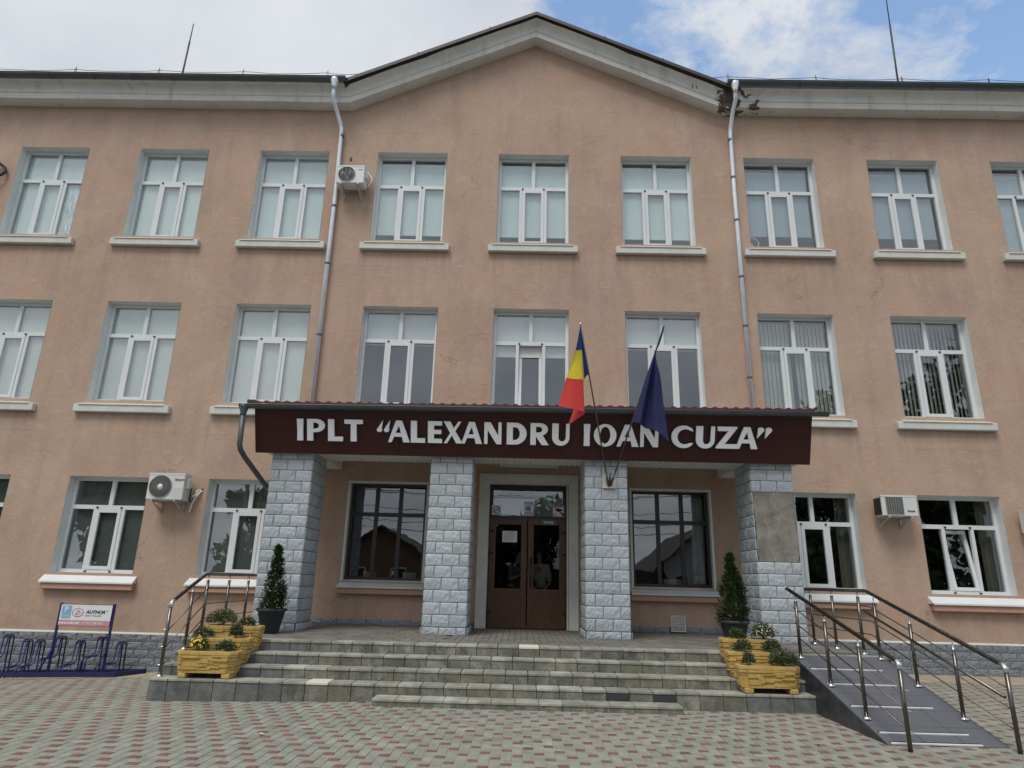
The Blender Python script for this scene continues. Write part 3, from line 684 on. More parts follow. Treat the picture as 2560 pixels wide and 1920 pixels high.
# dark framed porch windows
def porch_window(x0, x1, z0, z1):
    w = MB(); ring(w, x0+.05, x1-.05, z0+.03, z1-.05, 0.055, 0.13, 0.20)
    iw = (x1-x0-0.21); pz = [z0+0.085, z1-0.72, z1-0.64, z1-0.105]
    xs_ = [x0+.105+iw*i/3 for i in range(4)]
    for xm in xs_[1:3]: w.box(xm-0.04, xm+0.04, 0.128, 0.19, z0+.085, z1-.105)
    w.box(x0+.105, x1-.105, 0.129, 0.188, pz[1], pz[2])
    win = w.obj('porch_window', 'frame_dark', bld)
    for i in range(3):
        a = xs_[i]+(0.04 if i else 0); b = xs_[i+1]-(0.04 if i < 2 else 0)
        pane(a, b, pz[0], pz[1], 0.16, win, 'dark_glass'); pane(a, b, pz[2], pz[3], 0.16, win, 'dark_glass')
    rv = MB(); e = 0.004; yb = 0.2
    rv.box(x0+e, x0+.05, -.006, yb, z0, z1-e); rv.box(x1-.05, x1-e, -.006, yb, z0, z1-e); rv.box(x0+.05, x1-.05, -.005, yb, z1-.05, z1-e)
    rv.obj('reveal', 'reveal_paint', win)
    f = MB(); q = [(x0-0.02,-0.16,z0-0.10),(x1+0.02,-0.16,z0-0.10),(x1,0.14,z0+0.032),(x0,0.14,z0+0.032)]
    f.quad(*q); f.quad(q[0],q[1],(x1+.02,-.16,z0-.13),(x0-.02,-.16,z0-.13)); f.quad(q[1],q[2],(x1,0,z0-.13),(x1+.02,-.16,z0-.13)); f.quad(q[0],q[3],(x0,0,z0-.13),(x0-.02,-.16,z0-.13)); f.quad((x0-.02,-.16,z0-.13),(x1+.02,-.16,z0-.13),(x1,0,z0-.13),(x0,0,z0-.13))
    f.obj('sill', 'white_paint', win)
    MB().bevbox(x0-0.02, x1+0.02, -0.125, 0.0, z0-0.245, z0-0.132, 0.012).obj('sill_slab', 'pink_slab', win)
    return win
pwl = porch_window(-3.756, -2.06, 1.465, 3.48); pwr = porch_window(2.09, 3.787, 1.465, 3.455)
cu = MB(); n = 12
for i in range(n+1):
    xx = 3.42+0.30*i/n; yy = 0.36+0.03*math.sin(i*2.2); cu.v += [(xx+0.03*math.sin(i), yy, 1.58), (xx, yy, 3.3)]
for i in range(n): cu.f.append((2*i, 2*i+2, 2*i+3, 2*i+1)); cu.mi.append(0)
cu.obj('curtain', 'blind_grey', pwr, fix=False)
# inside window boards and what stands on them
MB().box(-3.75, -2.07, 0.21, 0.55, 1.50, 1.535).obj('window_board', 'room_grey', pwl); MB().box(2.10, 3.78, 0.21, 0.55, 1.50, 1.535).obj('window_board', 'room_grey', pwr)
def trough(x0, x1, label, cat='planter'):
    mb = MB(); a = [(x0+.02,.27,0),(x1-.02,.27,0),(x1-.02,.40,0),(x0+.02,.40,0)]; b = [(x0,.25,.10),(x1,.25,.10),(x1,.42,.10),(x0,.42,.10)]
    for i in range(4): mb.quad(a[i], a[(i+1)%4], b[(i+1)%4], b[i])
    mb.quad(*a); mb.box(x0-.005, x1+.005, .245, .425, .10, .115)
    tag(mb.obj('flower_trough', 'hose_white', None, (0, 0, 1.537)), label, cat)
trough(-3.32, -3.10, 'short white flower trough behind the left porch window'); trough(-2.55, -2.27, 'long white flower trough behind the left porch window'); trough(2.78, 3.18, 'white flower trough behind the right porch window')
mb = sm(MB()); mb.lathe([(0.05, 0), (0.07, 0.05), (0.06, 0.11), (0.045, 0.14), (0.05, 0.15)], (-2.75, 0.33, 1.537), 14); tag(mb.obj('glass_jar', 'chrome'), 'shiny jar standing between two white flower troughs', 'jar')

# ------------------------------------------------------------------ entrance door
dz0, dz1 = 0.637, 3.478
door = MB(); ring(door, -0.80, 0.80, dz0, 3.47, 0.075, 0.075, 0.17); door.box(-0.725, 0.725, 0.074, 0.165, 2.765, 2.835); door.box(-0.725, 0.725, 0.10, 0.17, 3.375, 3.396)
door = door.obj('entrance_door', 'frame_dark', bld)
def leaf(x0, x1):
    mb = MB(); z0, z1 = dz0+0.012, 2.762; st = 0.115
    mb.box(x0, x0+st, 0.06, 0.125, z0, z1); mb.box(x1-st, x1, 0.06, 0.125, z0, z1); mb.box(x0+st, x1-st, 0.061, 0.124, z1-0.105, z1); mb.box(x0+st, x1-st, 0.061, 0.124, z0, z0+0.105); mb.box(x0+st, x1-st, 0.061, 0.124, 1.305, 1.395)
    mb.box(x0+st, x1-st, 0.078, 0.11, z0+0.105, 1.305)
    o = mb.obj('door_leaf', 'door_wood', door)
    pane(x0+st, x1-st, 1.395, z1-0.105, 0.092, door, 'door_glass')
    return o
leaf(-0.765, -0.012); leaf(0.012, 0.765)
pane(-0.725, 0.725, 2.835, 3.375, 0.12, door, 'window_glass')
MB().box(-0.74, 0.74, 0.62, 0.64, 2.80, 3.30).obj('lobby_panel', 'blind_pale', door)
for xx, s_ in ((-0.80, 1), (0.80, -1)):
    for z in (0.93, 2.06, 2.50):
        mb = sm(MB()); mb.tube([(xx+s_*0.02, 0.055, z-0.05), (xx+s_*0.02, 0.055, z+0.05)], 0.014, 8); mb.box(*sorted((xx+s_*0.02, xx+s_*0.10)), 0.046, 0.062, z+0.0, z+0.035); mb.obj('hinge', 'frame_dark', door)
mb = sm(MB()); mb.tube([(0.075, 0.05, 1.45), (0.075, 0.0, 1.46), (0.075, 0.0, 1.98), (0.075, 0.05, 1.99)], 0.016, 8); mb.obj('handle', 'frame_dark', door)
MB().box(0.055, 0.095, 0.045, 0.06, 1.66, 1.76).obj('lock_plate', 'print_grey', door)
# painted stone surround
cs = MB()
for (a, b, y) in ((-1.015, -0.90, -0.045), (-0.90, -0.825, -0.03)):
    cs.box(a, b, y, 0.0, 0.637, 3.68 if a < -1 else 3.56); cs.box(-b+.015, -a+.015, y, 0.0, 0.637, 3.68 if a < -1 else 3.56)
cs.box(-0.90, 0.915, -0.046, 0.0, 3.57, 3.682); cs.box(-0.825, 0.84, -0.031, 0.0, 3.478, 3.57)
for sx in (-1, 1): cs.box(*sorted((sx*0.955+.007-.012, sx*0.955+.007+.012)), -0.058, -0.045, 0.80, 3.63)
cs.box(-0.95, 0.96, -0.059, -0.046, 3.615, 3.64)
for sx in (-1, 1): cs.box(*sorted((sx*0.832, sx*0.80)), 0.0, 0.17, 0.637, 3.47)
cs.box(-0.80, 0.80, 0.002, 0.17, 3.471, 3.478)
cs.obj('door_surround', 'casing_paint', bld)
# stickers and signs on the door
def card(name, x0, x1, z0, z1, y, mat, t=0.003): 
    return MB().box(x0, x1, y-t, y, z0, z1).obj(name, mat, door)
def disc_ring(mb, cx, cz, r0, r1, y, m=0, n=20, sx=1.0):
    for i in range(n):
        a, b = 2*math.pi*i/n, 2*math.pi*(i+1)/n
        mb.quad((cx+r0*sx*math.cos(a),y,cz+r0*math.sin(a)),(cx+r1*sx*math.cos(a),y,cz+r1*math.sin(a)),(cx+r1*sx*math.cos(b),y,cz+r1*math.sin(b)),(cx+r0*sx*math.cos(b),y,cz+r0*math.sin(b)),m=m)
def put(me, name, parent, x, y, z): return link(name, me, parent, (x, y, z))
s1 = card('no_smoking_sticker', -0.745, -0.56, 2.845, 3.04, 0.068, 'print_white')
mb = MB(); disc_ring(mb, -0.652, 2.945, 0.062, 0.080, 0.063, 0); mb.quad((-0.605,0.0625,2.995),(-0.595,0.0625,2.985),(-0.70,0.0625,2.893),(-0.71,0.0625,2.903)); mb.quad((-0.70,.0632,2.935),(-0.61,.0632,2.935),(-0.61,.0632,2.95),(-0.70,.0632,2.95),m=1); mb.obj('no_smoking_symbol', ['print_red', 'print_black'], door)
card('access_sticker', -0.085, 0.115, 2.845, 3.135, 0.112, 'print_white')
mb = MB(); mb.quad((-0.045,.108,2.955),(0.055,.108,2.94),(0.06,.108,3.02),(0.03,.108,3.035),(-0.045,.108,3.03)); mb.quad((-0.045,.108,3.0),(-0.06,.108,3.02),(-0.05,.108,2.96)); mb.obj('mask_symbol', 'print_blue', door)
put(text_mesh('ACCES', 0.058, 'print_black', 0.0006, 0.001, 'CENTER'), 'lettering', door, 0.015, 0.1085, 3.085); put(text_mesh('ВХОД', 0.055, 'print_black', 0.0006, 0.001, 'CENTER'), 'lettering', door, 0.015, 0.1085, 2.88)
mb = MB()
for z in (3.065, 3.05): mb.box(-0.05, 0.08, .107, .1085, z, z+.006)
mb.box(-.06,.09,.107,.1085,2.858,2.866); mb.obj('small_print', 'print_grey', door)
card('camera_sticker', 0.505, 0.755, 2.825, 3.085, 0.068, 'print_white')
mb = MB(); ring(mb, 0.507, 0.753, 2.827, 3.083, 0.012, 0.0625, 0.0645, 0); mb.box(0.535, 0.735, .0625, .0645, 3.035, 3.06); mb.box(0.535, 0.61, .0625, .0645, 3.0, 3.02)
mb.quad((0.55,.063,2.965),(0.66,.063,2.925),(0.73,.063,2.98),(0.62,.063,3.01),m=1); mb.quad((0.66,.063,2.92),(0.70,.063,2.875),(0.74,.063,2.87),(0.72,.063,2.90),(0.69,.063,2.935),m=1); disc_ring(mb, 0.565, 2.875, 0.020, 0.028, 0.063, 1); disc_ring(mb, 0.725, 2.875, 0.0, 0.025, 0.0628, 1); mb.obj('camera_symbol', ['print_red', 'print_black'], door)
card('entrance_sign', 0.285, 0.575, 2.665, 2.765, 0.058, 'print_green'); mb = MB(); ring(mb, 0.287, 0.573, 2.667, 2.763, 0.007, .0525, .055); mb.obj('sign_border', 'print_grey', door)
put(text_mesh('INTRARE', 0.062, 'print_white', 0.0006, 0.0022, 'CENTER', 0, 0.85), 'lettering', door, 0.43, 0.0545, 2.692)
card('paper_notice', -0.515, -0.215, 2.30, 2.525, 0.082, 'print_white')
mb = MB(); mb.box(-0.44, -0.29, .0775, .079, 2.49, 2.503)
for i in range(9): mb.box(-0.49, -0.24-random.uniform(0, .05), .0775, .079, 2.335+i*.0165, 2.340+i*.0165)
mb.obj('small_print', 'print_grey', door)
# tube lamp, vent
mb = MB(); mb.box(-0.62, 0.63, -0.07, -0.015, 3.86, 3.90); lamp = mb.obj('tube_light', 'casing_paint'); tag(lamp, 'long unlit tube light on the wall above the entrance door', 'lamp'); 
sm(MB()).tube([(-0.58, -0.06, 3.84), (0.59, -0.06, 3.84)], 0.019, 8).obj('tube', 'soffit_white', lamp); MB().box(-0.60, -0.575, -0.085, -0.015, 3.815, 3.865).obj('end_cap', 'casing_paint', lamp); MB().box(0.585, 0.61, -0.085, -0.015, 3.815, 3.865).obj('end_cap', 'casing_paint', lamp)
vg = MB(); ring(vg, 2.84, 3.125, 0.665, 0.965, 0.022, -0.035, -0.002); vgo = vg.obj('vent_grille', 'vent_white', bld)
MB().box(2.86, 3.105, -0.012, -0.004, 0.685, 0.945).obj('vent_back', 'ac_dark', vgo)
for i in range(9):
    z = 0.695+i*0.0275; mb = MB(); mb.quad((2.862,-0.034,z),(3.103,-0.034,z),(3.103,-0.014,z+0.022),(2.862,-0.014,z+0.022)); mb.obj('louvre', 'vent_white', vgo, fix=False)

# ------------------------------------------------------------------ rock faced blocks
def block_mesh(w, h, seed, mat, relief=0.016, nx=8, nz=5, thick=0.0):
    mb = MB(); r_ = random.Random(seed)
    us = [0, 0.06] + [0.06+0.88*i/(nx-2) for i in range(1, nx-1)] + [1]; us = sorted(set([0, 0.07, 0.93, 1] + [0.07+0.86*i/(nx-2) for i in range(1, nx-2)]))
    vs = sorted(set([0, 0.09, 0.91, 1] + [0.09+0.82*i/(nz-2) for i in range(1, nz-2)]))
    for j, v_ in enumerate(vs):
        for i, u_ in enumerate(us):
            edge = i in (0, len(us)-1) or j in (0, len(vs)-1)
            lip = not edge and (i in (1, len(us)-2) or j in (1, len(vs)-2))
            d = 0.0 if edge else 0.003+0.25*relief*r_.random() if (lip and v_ < .2) else 0.006+0.5*relief*r_.random() if lip else relief*(0.35+0.75*r_.random())
            jx = 0 if edge else r_.uniform(-.02, .02)*w
            mb.v.append((u_*w+jx, -d, v_*h + (0 if edge else r_.uniform(-.06, .06)*h)))
    n = len(us)
    for j in range(len(vs)-1):
        for i in range(n-1): mb.f.append((j*n+i, j*n+i+1, (j+1)*n+i+1, (j+1)*n+i)); mb.mi.append(0)
    b = len(mb.v); mb.v += [(0,0.008,0),(w,0.008,0),(w,0.008,h),(0,0.008,h)]
    c = [0, n-1, len(vs)*n-1, (len(vs)-1)*n]
    bot = [c[0]]+[i for i in range(1, n)]; top = [(len(vs)-1)*n+i for i in range(n)]
    mb.f.append((b, b+1)+tuple(reversed([i for i in range(n)]))); mb.f.append((b+3,)+tuple(top)+(b+2,)); mb.f.append((b,)+tuple(j*n for j in range(len(vs)))+(b+3,)); mb.f.append((b+1,)+tuple(j*n+n-1 for j in range(len(vs)))+(b+2,)); mb.mi += [0]*4
    me = mb.mesh('stone_block', mat); fix_normals(me); return me
BLK = {}
def blk(w, h, mat, relief=0.017):
    key = (round(w, 3), round(h, 3), mat)
    if key not in BLK: BLK[key] = [block_mesh(w, h, hash(key) % 1000+s, mat, relief) for s in range(4)]
    return random.choice(BLK[key])
PZ0 = 0.635
def pillar(x0, label, patch=False):
    x1 = x0+0.755; y0, y1 = -1.965, -1.09
    t = thing('stone_pillar', label, 'pillar', (x0, y0, PZ0), 'stone clad porch pillars'); X = x1-x0; Y = y1-y0
    MB().box(0.012, X-0.012, 0.012, Y-0.012, 0, 3.70-PZ0).obj('core', 'mortar', t)
    rows = [(0.0, 0.122)] + [(0.127+0.2*i, 0.195) for i in range(15)]
    for r, (z, h) in enumerate(rows):
        if z+h > 3.70-PZ0: h = 3.70-PZ0-z-0.004
        fl = 0.022 if r == 0 else 0.0
        if r % 2 == 0: ws = [0.295, 0.295, 0.165]
        else: ws = [0.165, 0.295, 0.295]
        if not (patch and 7 <= r <= 12):
            x = 0.0
            for w in ws:
                link('stone_block', blk(w-0.008, h-0.004, 'stone_paint'), t, (x+0.004, 0.004-fl, z+.002)); x += w
        # the two flanks
        for side in (0, 1):
            y = 0.0
            for w in ([0.4375, 0.4375] if r % 2 else [0.29, 0.29, 0.295]):
                o = link('stone_block', blk(w-0.008, h-0.004, 'stone_paint'), t)
                if side: o.rotation_euler.z = math.pi/2; o.location = (X-0.004+fl, y+0.004, z+.002)
                else: o.rotation_euler.z = -math.pi/2; o.location = (0.004-fl, y+w-0.004, z+.002)
                y += w
    if patch:
        mb = MB(); nx, nz = 14, 22; za, zb = rows[7][0]+0.003, rows[13][0]-0.006
        for j in range(nz+1):
            for i in range(nx+1):
                e = 0.018 if i in (0, nx) else 0.0
                mb.v.append((0.02+(X-0.04)*i/nx + (random.uniform(-.012, .012) if i in (0, nx) else 0), -0.001-0.006*abs(mnoise.noise(Vector((i*.35, j*.3, 7))))+e*0.0, za+(zb-za)*j/nz))
        for j in range(nz):
            for i in range(nx): mb.f.append((j*(nx+1)+i, j*(nx+1)+i+1, (j+1)*(nx+1)+i+1, (j+1)*(nx+1)+i)); mb.mi.append(0)
        mb.obj('bare_cement', 'cement_patch', t)
    return t
pillar(-4.685, 'grey stone pillar behind the slender thuja in its pot')
pillar(-1.79, 'grey stone pillar between the left porch window and the door')
pillar(0.985, 'grey stone pillar carrying the flag bracket')
pillar(3.945, 'grey stone pillar with a patch of bare cement', True)
# plinth of the building
def plinth(xa, xb, z0, rows, name='plinth'):
    p = MB().box(xa, xb, -0.03, -0.004, z0-0.3, z0+rows*0.146-0.004).obj(name, 'mortar', bld)
    for r in range(rows):
        x = xa+0.004 if r % 2 == 0 else xa-0.146
        while x < xb-0.02:
            a, b = max(x, xa+.003), min(x+0.288, xb-.003)
            if b-a > 0.05:
                w = 0.284 if b-a > 0.27 else round(b-a, 2)
                link('stone_block', blk(w, 0.141, 'plinth_paint', 0.024), p, (a, -0.034, z0+r*0.146))
            x += 0.292
    return p
plinth(-12.6, -4.96, -0.36, 5); plinth(5.07, 12.6, -0.006, 4)
pl = MB().box(-3.93, -1.03, -0.022, -0.004, 0.60, 0.75).obj('porch_plinth', 'mortar', bld)
def strip(xa, xb):
    x = xa
    while x < xb-0.03:
        w = min(0.292, xb-x); link('stone_block', blk(round(w, 2)-0.006, 0.115, 'plinth_paint', 0.02), pl, (x, -0.024, 0.636)); x += w
strip(-4.9, -1.03); MB().box(1.06, 3.95, -0.022, -0.004, 0.60, 0.75).obj('porch_plinth', 'mortar', bld); strip(1.06, 2.835); strip(3.13, 4.95)
for xa, xb, z in ((-17.4, -4.955, 0.372), (5.065, 17.4, 0.58)):
    mb = MB(); mb.quad((xa,-0.05,z),(xb,-0.05,z),(xb,0,z+.022),(xa,0,z+.022)); mb.quad((xa,-0.05,z),(xb,-0.05,z),(xb,-0.05,z-.016),(xa,-0.05,z-.016)); mb.quad((xa,-0.05,z-.016),(xb,-0.05,z-.016),(xb,0,z-.016),(xa,0,z-.016)); mb.obj('plinth_ledge', 'sill_slab', bld)

# ------------------------------------------------------------------ canopy over the porch
can = thing('entrance_canopy', 'dark maroon canopy sign over the porch with white letters', 'canopy', (0, -1.2, 3.7)); CO = Vector((0, -1.2, 3.7))
def cobj(mb, name, mat, parent=None, **k):
    o = mb.obj(name, mat, parent or can, **k)
    if parent is None: o.location = -CO
    return o
FB = (-2.10, 3.645); 
def ftop(x): return 4.41+0.07*(x+4.95)/9.9
fa = MB()
for xa, xb in ((-4.95, -2.35), (-2.345, 0.56), (0.565, 2.68), (2.685, 4.97)):
    a = [(xa,-2.10,3.645),(xb,-2.10,3.645),(xb,-2.40,ftop(xb)),(xa,-2.40,ftop(xa))]
    b = [(q[0],q[1]+0.03,q[2]) for q in a]
    p = MB(); p.quad(*a); p.quad(*b)
    for i in range(4): p.quad(a[i], a[(i+1)%4], b[(i+1)%4], b[i])
    cobj(p, 'fascia_panel', 'fascia_brown')
mb = MB(); mb.box(-4.90, 4.92, -2.07, 0.0, 3.98, 4.38); cobj(mb, 'canopy_body', 'soffit_white')
# clad beam over the pillars and the two side beams
so_ = MB(); so_.box(-4.90, 4.92, -2.065, -1.10, 3.712, 3.98); so_.box(-4.895, -3.93, -1.10, 0.0, 3.715, 3.98); so_.box(3.94, 4.915, -1.10, 0.0, 3.715, 3.98); cobj(so_, 'beam', 'soffit_white')
n = 0; x = -4.88
while x < 4.9:
    mb = MB(); mb.prism([(x, 0), (x+0.085, 0), (x+0.075, -0.012), (x+0.01, -0.012)], -2.05, -1.085); 
    for i, v_ in enumerate(mb.v): mb.v[i] = (v_[0], v_[1], v_[2]+3.711)
    cobj(mb, 'soffit_plank', 'soffit_white'); x += 0.1
for xa, xb in ((-4.89, -3.93), (3.94, 4.91)):
    for i in range(10):
        y = -1.07+i*0.106; mb = MB(); mb.box(xa, xb, y, y+0.095, 3.703, 3.714); cobj(mb, 'soffit_plank', 'soffit_white')
# red roof sheet
mb = MB(); n = 260; rows = [(-2.50, 0.0), (-0.002, 0.36)]
for i in range(n+1):
    x = -4.92+9.92*i/n; ph = (x/0.185) % 1; h = 0.026*max(0, math.cos((ph-.5)*2*math.pi))**0.5 if abs(ph-.5) < .25 else 0
    for (y, dz) in rows: mb.v.append((x, y, ftop(x)+0.075+dz+h))
    mb.v.append((x, -2.50, ftop(x)+0.045))
for i in range(n):
    mb.f.append((3*i, 3*i+3, 3*i+4, 3*i+1)); mb.f.append((3*i, 3*i+3, 3*i+5, 3*i+2)); mb.mi += [0, 0]
cobj(mb, 'roof_sheet', 'roof_red', fix=False)
mb = MB(); mb.box(-5.06, -4.92, -2.50, -0.002, 4.46, 4.52); mb.box(5.0, 5.03, -2.50, -0.002, 4.55, 4.60); cobj(mb, 'roof_edge', 'brown_trim')
g = gutter(-5.16, 5.19, 4.44, -2.53, 0.068); 
for i, v_ in enumerate(g.v): g.v[i] = (v_[0], v_[1], v_[2]+0.07*v_[0]/9.9+0.01)
gut = cobj(g, 'canopy_gutter', 'gutter_grey')
for x in (-4.45, -3.65, -2.75, -1.62, -0.55, 0.45, 1.5, 2.6, 3.5, 4.5):
    mb = MB(); zc = 4.45+0.07*x/9.9; mb.tube([(x, -2.53+0.074*math.cos(t), zc+0.074*math.sin(t)) for t in [math.pi+math.pi*i/8 for i in range(9)]], 0.010, 6); cobj(mb, 'gutter_bracket', 'gutter_grey', gut)
dp = sm(MB()); dp.tube([(-5.085,-2.53,4.28),(-5.07,-2.53,3.70),(-5.06,-2.49,3.62),(-5.03,-2.36,3.52),(-4.93,-1.62,3.18),(-4.76,-1.05,2.86)], 0.046, 12); dp.lathe([(0.085,0.10),(0.08,0.05),(0.05,-0.06),(0.05,-0.10)], (-5.085,-2.53,4.32), 12); cobj(dp, 'canopy_downpipe', 'gutter_grey')

# ---- letters
def arc(cx, cz, rx, rz, a0, a1, n=14): return [(cx+rx*math.cos(rad(a0+(a1-a0)*i/n)), cz+rz*math.sin(rad(a0+(a1-a0)*i/n))) for i in range(n+1)]
st = 0.105
H = 0.386
def glyph(c, w):
    s_ = st; t = 0.075
    if c == 'I': return [[(0.004,0),(w-.004,0),(w-.008,H*.5),(w,H),(0,H),(0.008,H*.5)]]
    if c == 'P': return [[(0,0),(s_,0),(s_,H*.40),(w*.5,H*.40)] + arc(w*.5, H*.70, w*.5, H*.30, -90, 90) + [(0,H)], [(s_,H*.55),(w*.48,H*.55)] + arc(w*.48, H*.70, w*.20, H*.14, -90, 90) + [(s_,H*.84)]]
    if c == 'L': return [[(0,0),(w,0),(w-.004,t),(s_,t),(s_,H),(0,H)]]
    if c == 'T': return [[(w/2-s_/2,0),(w/2+s_/2,0),(w/2+s_/2-.003,H-t),(w,H-t+.006),(w,H),(0,H),(0,H-t+.006),(w/2-s_/2+.003,H-t)]]
    if c == 'A': return [[(0,0),(w*.16,0),(w*.27,H*.26),(w*.64,H*.26),(w*.70,0),(w,0),(w*.63,H),(w*.36,H)], [(w*.33,H*.42),(w*.60,H*.42),(w*.50,H*.78)]]
    if c == 'E': return [[(0,0),(w,0),(w-.006,t*.95),(s_,t*.95),(s_,H*.42),(w*.93,H*.42),(w*.93,H*.60),(s_,H*.60),(s_,H-t*.95),(w*.98,H-t*.95),(w*.98,H),(0,H)]]
    if c == 'X': return [[(0,0),(w*.17,0),(w*.43,H*.37),(w*.66,0),(w,0),(w*.60,H*.56),(w*.92,H),(w*.76,H),(w*.52,H*.69),(w*.34,H),(0,H),(w*.34,H*.47)]]
    if c == 'N': return [[(0,0),(w*.19,0),(w*.19,H*.66),(w*.72,0),(w,0),(w,H),(w*.82,H),(w*.82,H*.36),(w*.36,H),(0,H)]]
    if c == 'D': return [[(0,0),(w*.42,0)] + arc(w*.42, H/2, w*.58, H/2, -90, 90) + [(0,H)], [(s_,t),(w*.42,t)] + arc(w*.42, H/2, w*.24, H/2-t, -90, 90) + [(s_,H-t)]]
    if c == 'R': return [[(0,0),(s_*.9,0),(s_*.9,H*.40),(w*.62,0),(w,0),(w*.66,H*.44)] + arc(w*.52, H*.72, w*.42, H*.28, -60, 90) + [(0,H)], [(s_*.9,H*.56),(w*.46,H*.56)] + arc(w*.46, H*.70, w*.18, H*.14, -90, 90) + [(s_*.9,H*.84)]]
    if c == 'U': return [[(0,H),(0,H*.36)] + arc(w/2, H*.36, w/2, H*.375, 180, 360) + [(w,H),(w*.80,H),(w*.80,H*.36)] + arc(w*.58, H*.36, w*.22, H*.20, 0, -180, 12) + [(w*.36,H)]]
    if c == 'O': return [arc(w/2, H/2, w/2, H*.515, 0, 354, 30), arc(w/2, H/2, w*.235, H*.40, 0, 354, 30)]
    if c == 'C': return [arc(w*.54, H/2, w*.54, H*.515, 48, 312, 26) + [(w*.96,H*.22)] + list(reversed(arc(w*.62, H/2, w*.36, H*.36, 60, 300, 20))) + [(w*.96,H*.76)]]
    if c == 'Z': return [[(0,0),(w,0),(w,t),(w*.40,t),(w,H-.02),(w,H),(w*.06,H),(w*.06,H-t),(w*.58,H-t),(0,.02)]]
    if c in '“”':
        o = []
        for dx in (0, w*.52):
            if c == '“': o.append([(dx+w*.44, H*1.0)] + arc(dx+w*.19, H*.56, w*.19, H*.10, 130, 395, 14))
            else: o.append([(dx+w*.02, H*.50)] + arc(dx+w*.27, H*.88, w*.20, H*.11, -40, 200, 14))
        return o
def letter_mesh(c, w):
    cu = bpy.data.curves.new('letter', 'CURVE'); cu.dimensions = '2D'; cu.fill_mode = 'BOTH'; cu.extrude = 0.024; cu.bevel_depth = 0.0015
    for poly in glyph(c, w):
        sp = cu.splines.new('POLY'); sp.points.add(len(poly)-1); sp.use_cyclic_u = True
        for p, (x, z) in zip(sp.points, poly): p.co = (x, z, 0, 1)
    o = bpy.data.objects.new('tmp', cu); COL.objects.link(o)
    me = bpy.data.meshes.new_from_object(o.evaluated_get(bpy.context.evaluated_depsgraph_get())); bpy.data.objects.remove(o)
    me.materials.clear(); me.materials.append(MATS['letter_white']); return me
LET = [('I',-4.12,-4.01),('P',-3.94,-3.63),('L',-3.57,-3.31),('T',-3.28,-2.96),('“',-2.71,-2.47),('A',-2.51,-2.13),('L',-2.11,-1.86),('E',-1.81,-1.56),('X',-1.53,-1.20),('A',-1.22,-0.86),('N',-0.82,-0.52),('D',-0.425,-0.08),('R',-0.01,0.31),('U',0.37,0.67),('I',0.92,1.03),('O',1.10,1.49),('A',1.50,1.88),('N',1.91,2.22),('C',2.45,2.84),('U',2.88,3.20),('Z',3.23,3.585),('A',3.57,3.95),('”',3.93,4.19)]
tl = math.atan2(0.30, 0.765)
for c, a, b in LET:
    a2, b2 = -0.18+(a+0.18)*1.012, -0.18+(b+0.18)*1.012
    o = link('letter', letter_mesh(c, b2-a2), can); xm = (a2+b2)/2
    z0 = 3.875+0.02*(xm+4)/8; f = (z0-3.645)/0.765
    o.rotation_euler = (math.pi/2+tl, 0, 0)
    o.location = Vector((a2, -2.10-0.30*f-0.052, z0-0.018)) - CO

# ------------------------------------------------------------------ porch and steps
TH = 0.30
steps = thing('entrance_steps', 'wide grey tiled steps leading up to the school porch', 'steps', (0, -3.6, 0)); SO = Vector((0, -3.6, 0))
def sobj(mb, name, mat, **k): o = mb.obj(name, mat, steps, **k); o.location = -SO; return o
FR = [(-3.61, 0.635), (-3.905, 0.494), (-4.20, 0.353), (-4.495, 0.212)]
core = MB()
core.box(STEP_L+0.01, 5.05, -3.80 if False else -3.595, 0.0, -0.6, 0.606)
core.box(STEP_R-0.01, 5.05, -3.815, -3.59, -0.6, 0.606)
for (y, z) in FR[1:]: core.box(STEP_L+0.01, STEP_R-0.002, y+0.014, -3.59, -0.6, z-0.03)
core.box(-1.965, 1.905, -4.78, -4.48, -0.3, 0.055)
sobj(core, 'core', 'joint_dark')
TREAD = {}; 
def slab(w, d, h, mat, e=0.006):
    key = (round(w,3), round(d,3), round(h,3), mat)
    if key not in TREAD:
        me = MB().bevbox(0, w, 0, d, 0, h, e).mesh('tile', mat); fix_normals(me); TREAD[key] = me
    return TREAD[key]
def tile(name, w, d, h, mat, x, y, z, e=0.006):
    return link(name, slab(w, d, h, mat, e), steps, Vector((x, y, z))-SO)
J = 0.009
for r, (y, z) in enumerate(FR):
    x = STEP_L; off = [0.0, -0.08, -0.17, -0.06][r]; xx = STEP_L + off; i = 0
    while xx < STEP_R-0.02:
        a, b = max(xx, STEP_L), min(xx+TH, STEP_R-0.002)
        w = b-a
        if w > 0.04:
            w = round(w, 3)
            dp_ = 0.30 if r == 0 else 0.305
            mt = 'tread_new' if (r == 0 and abs(a+0.15) < 0.151) or (r == 3 and abs(a+2.86) < 0.15) else 'tread_stone'
            tile('tread_tile', w-J, dp_, 0.034 if mt == 'tread_stone' else 0.038, mt, a+J/2, y-0.006+random.uniform(-.003, .003), z-0.034)
            low = z-0.141-0.0 if r < 3 else min(gz(a, y), gz(b, y))-0.05
            mr = 'riser_stone' if -3.4 < a < 2.6 else 'riser_clean'
            if r == 3 and (abs(a-1.03) < 0.12 or abs(a-1.63) < 0.12): mr = 'riser_new'
            hh = round(z-0.037-low, 3)
            if r == 3: hh = 0.30; low = z-0.037-hh
            tile('riser_tile', w-J, 0.012, hh-0.001, mr, a+J/2, y+0.004+random.uniform(-.0015, .0015), low+0.001, 0.002)
        xx += TH
# porch nosing past the steps, above the ramp
xx = STEP_R
while xx < 5.04:
    w = min(TH, 5.05-xx); tile('tread_tile', round(w-J, 3), 0.30, 0.034, 'tread_stone', xx+J/2, RAMP_Y0, 0.601); xx += TH
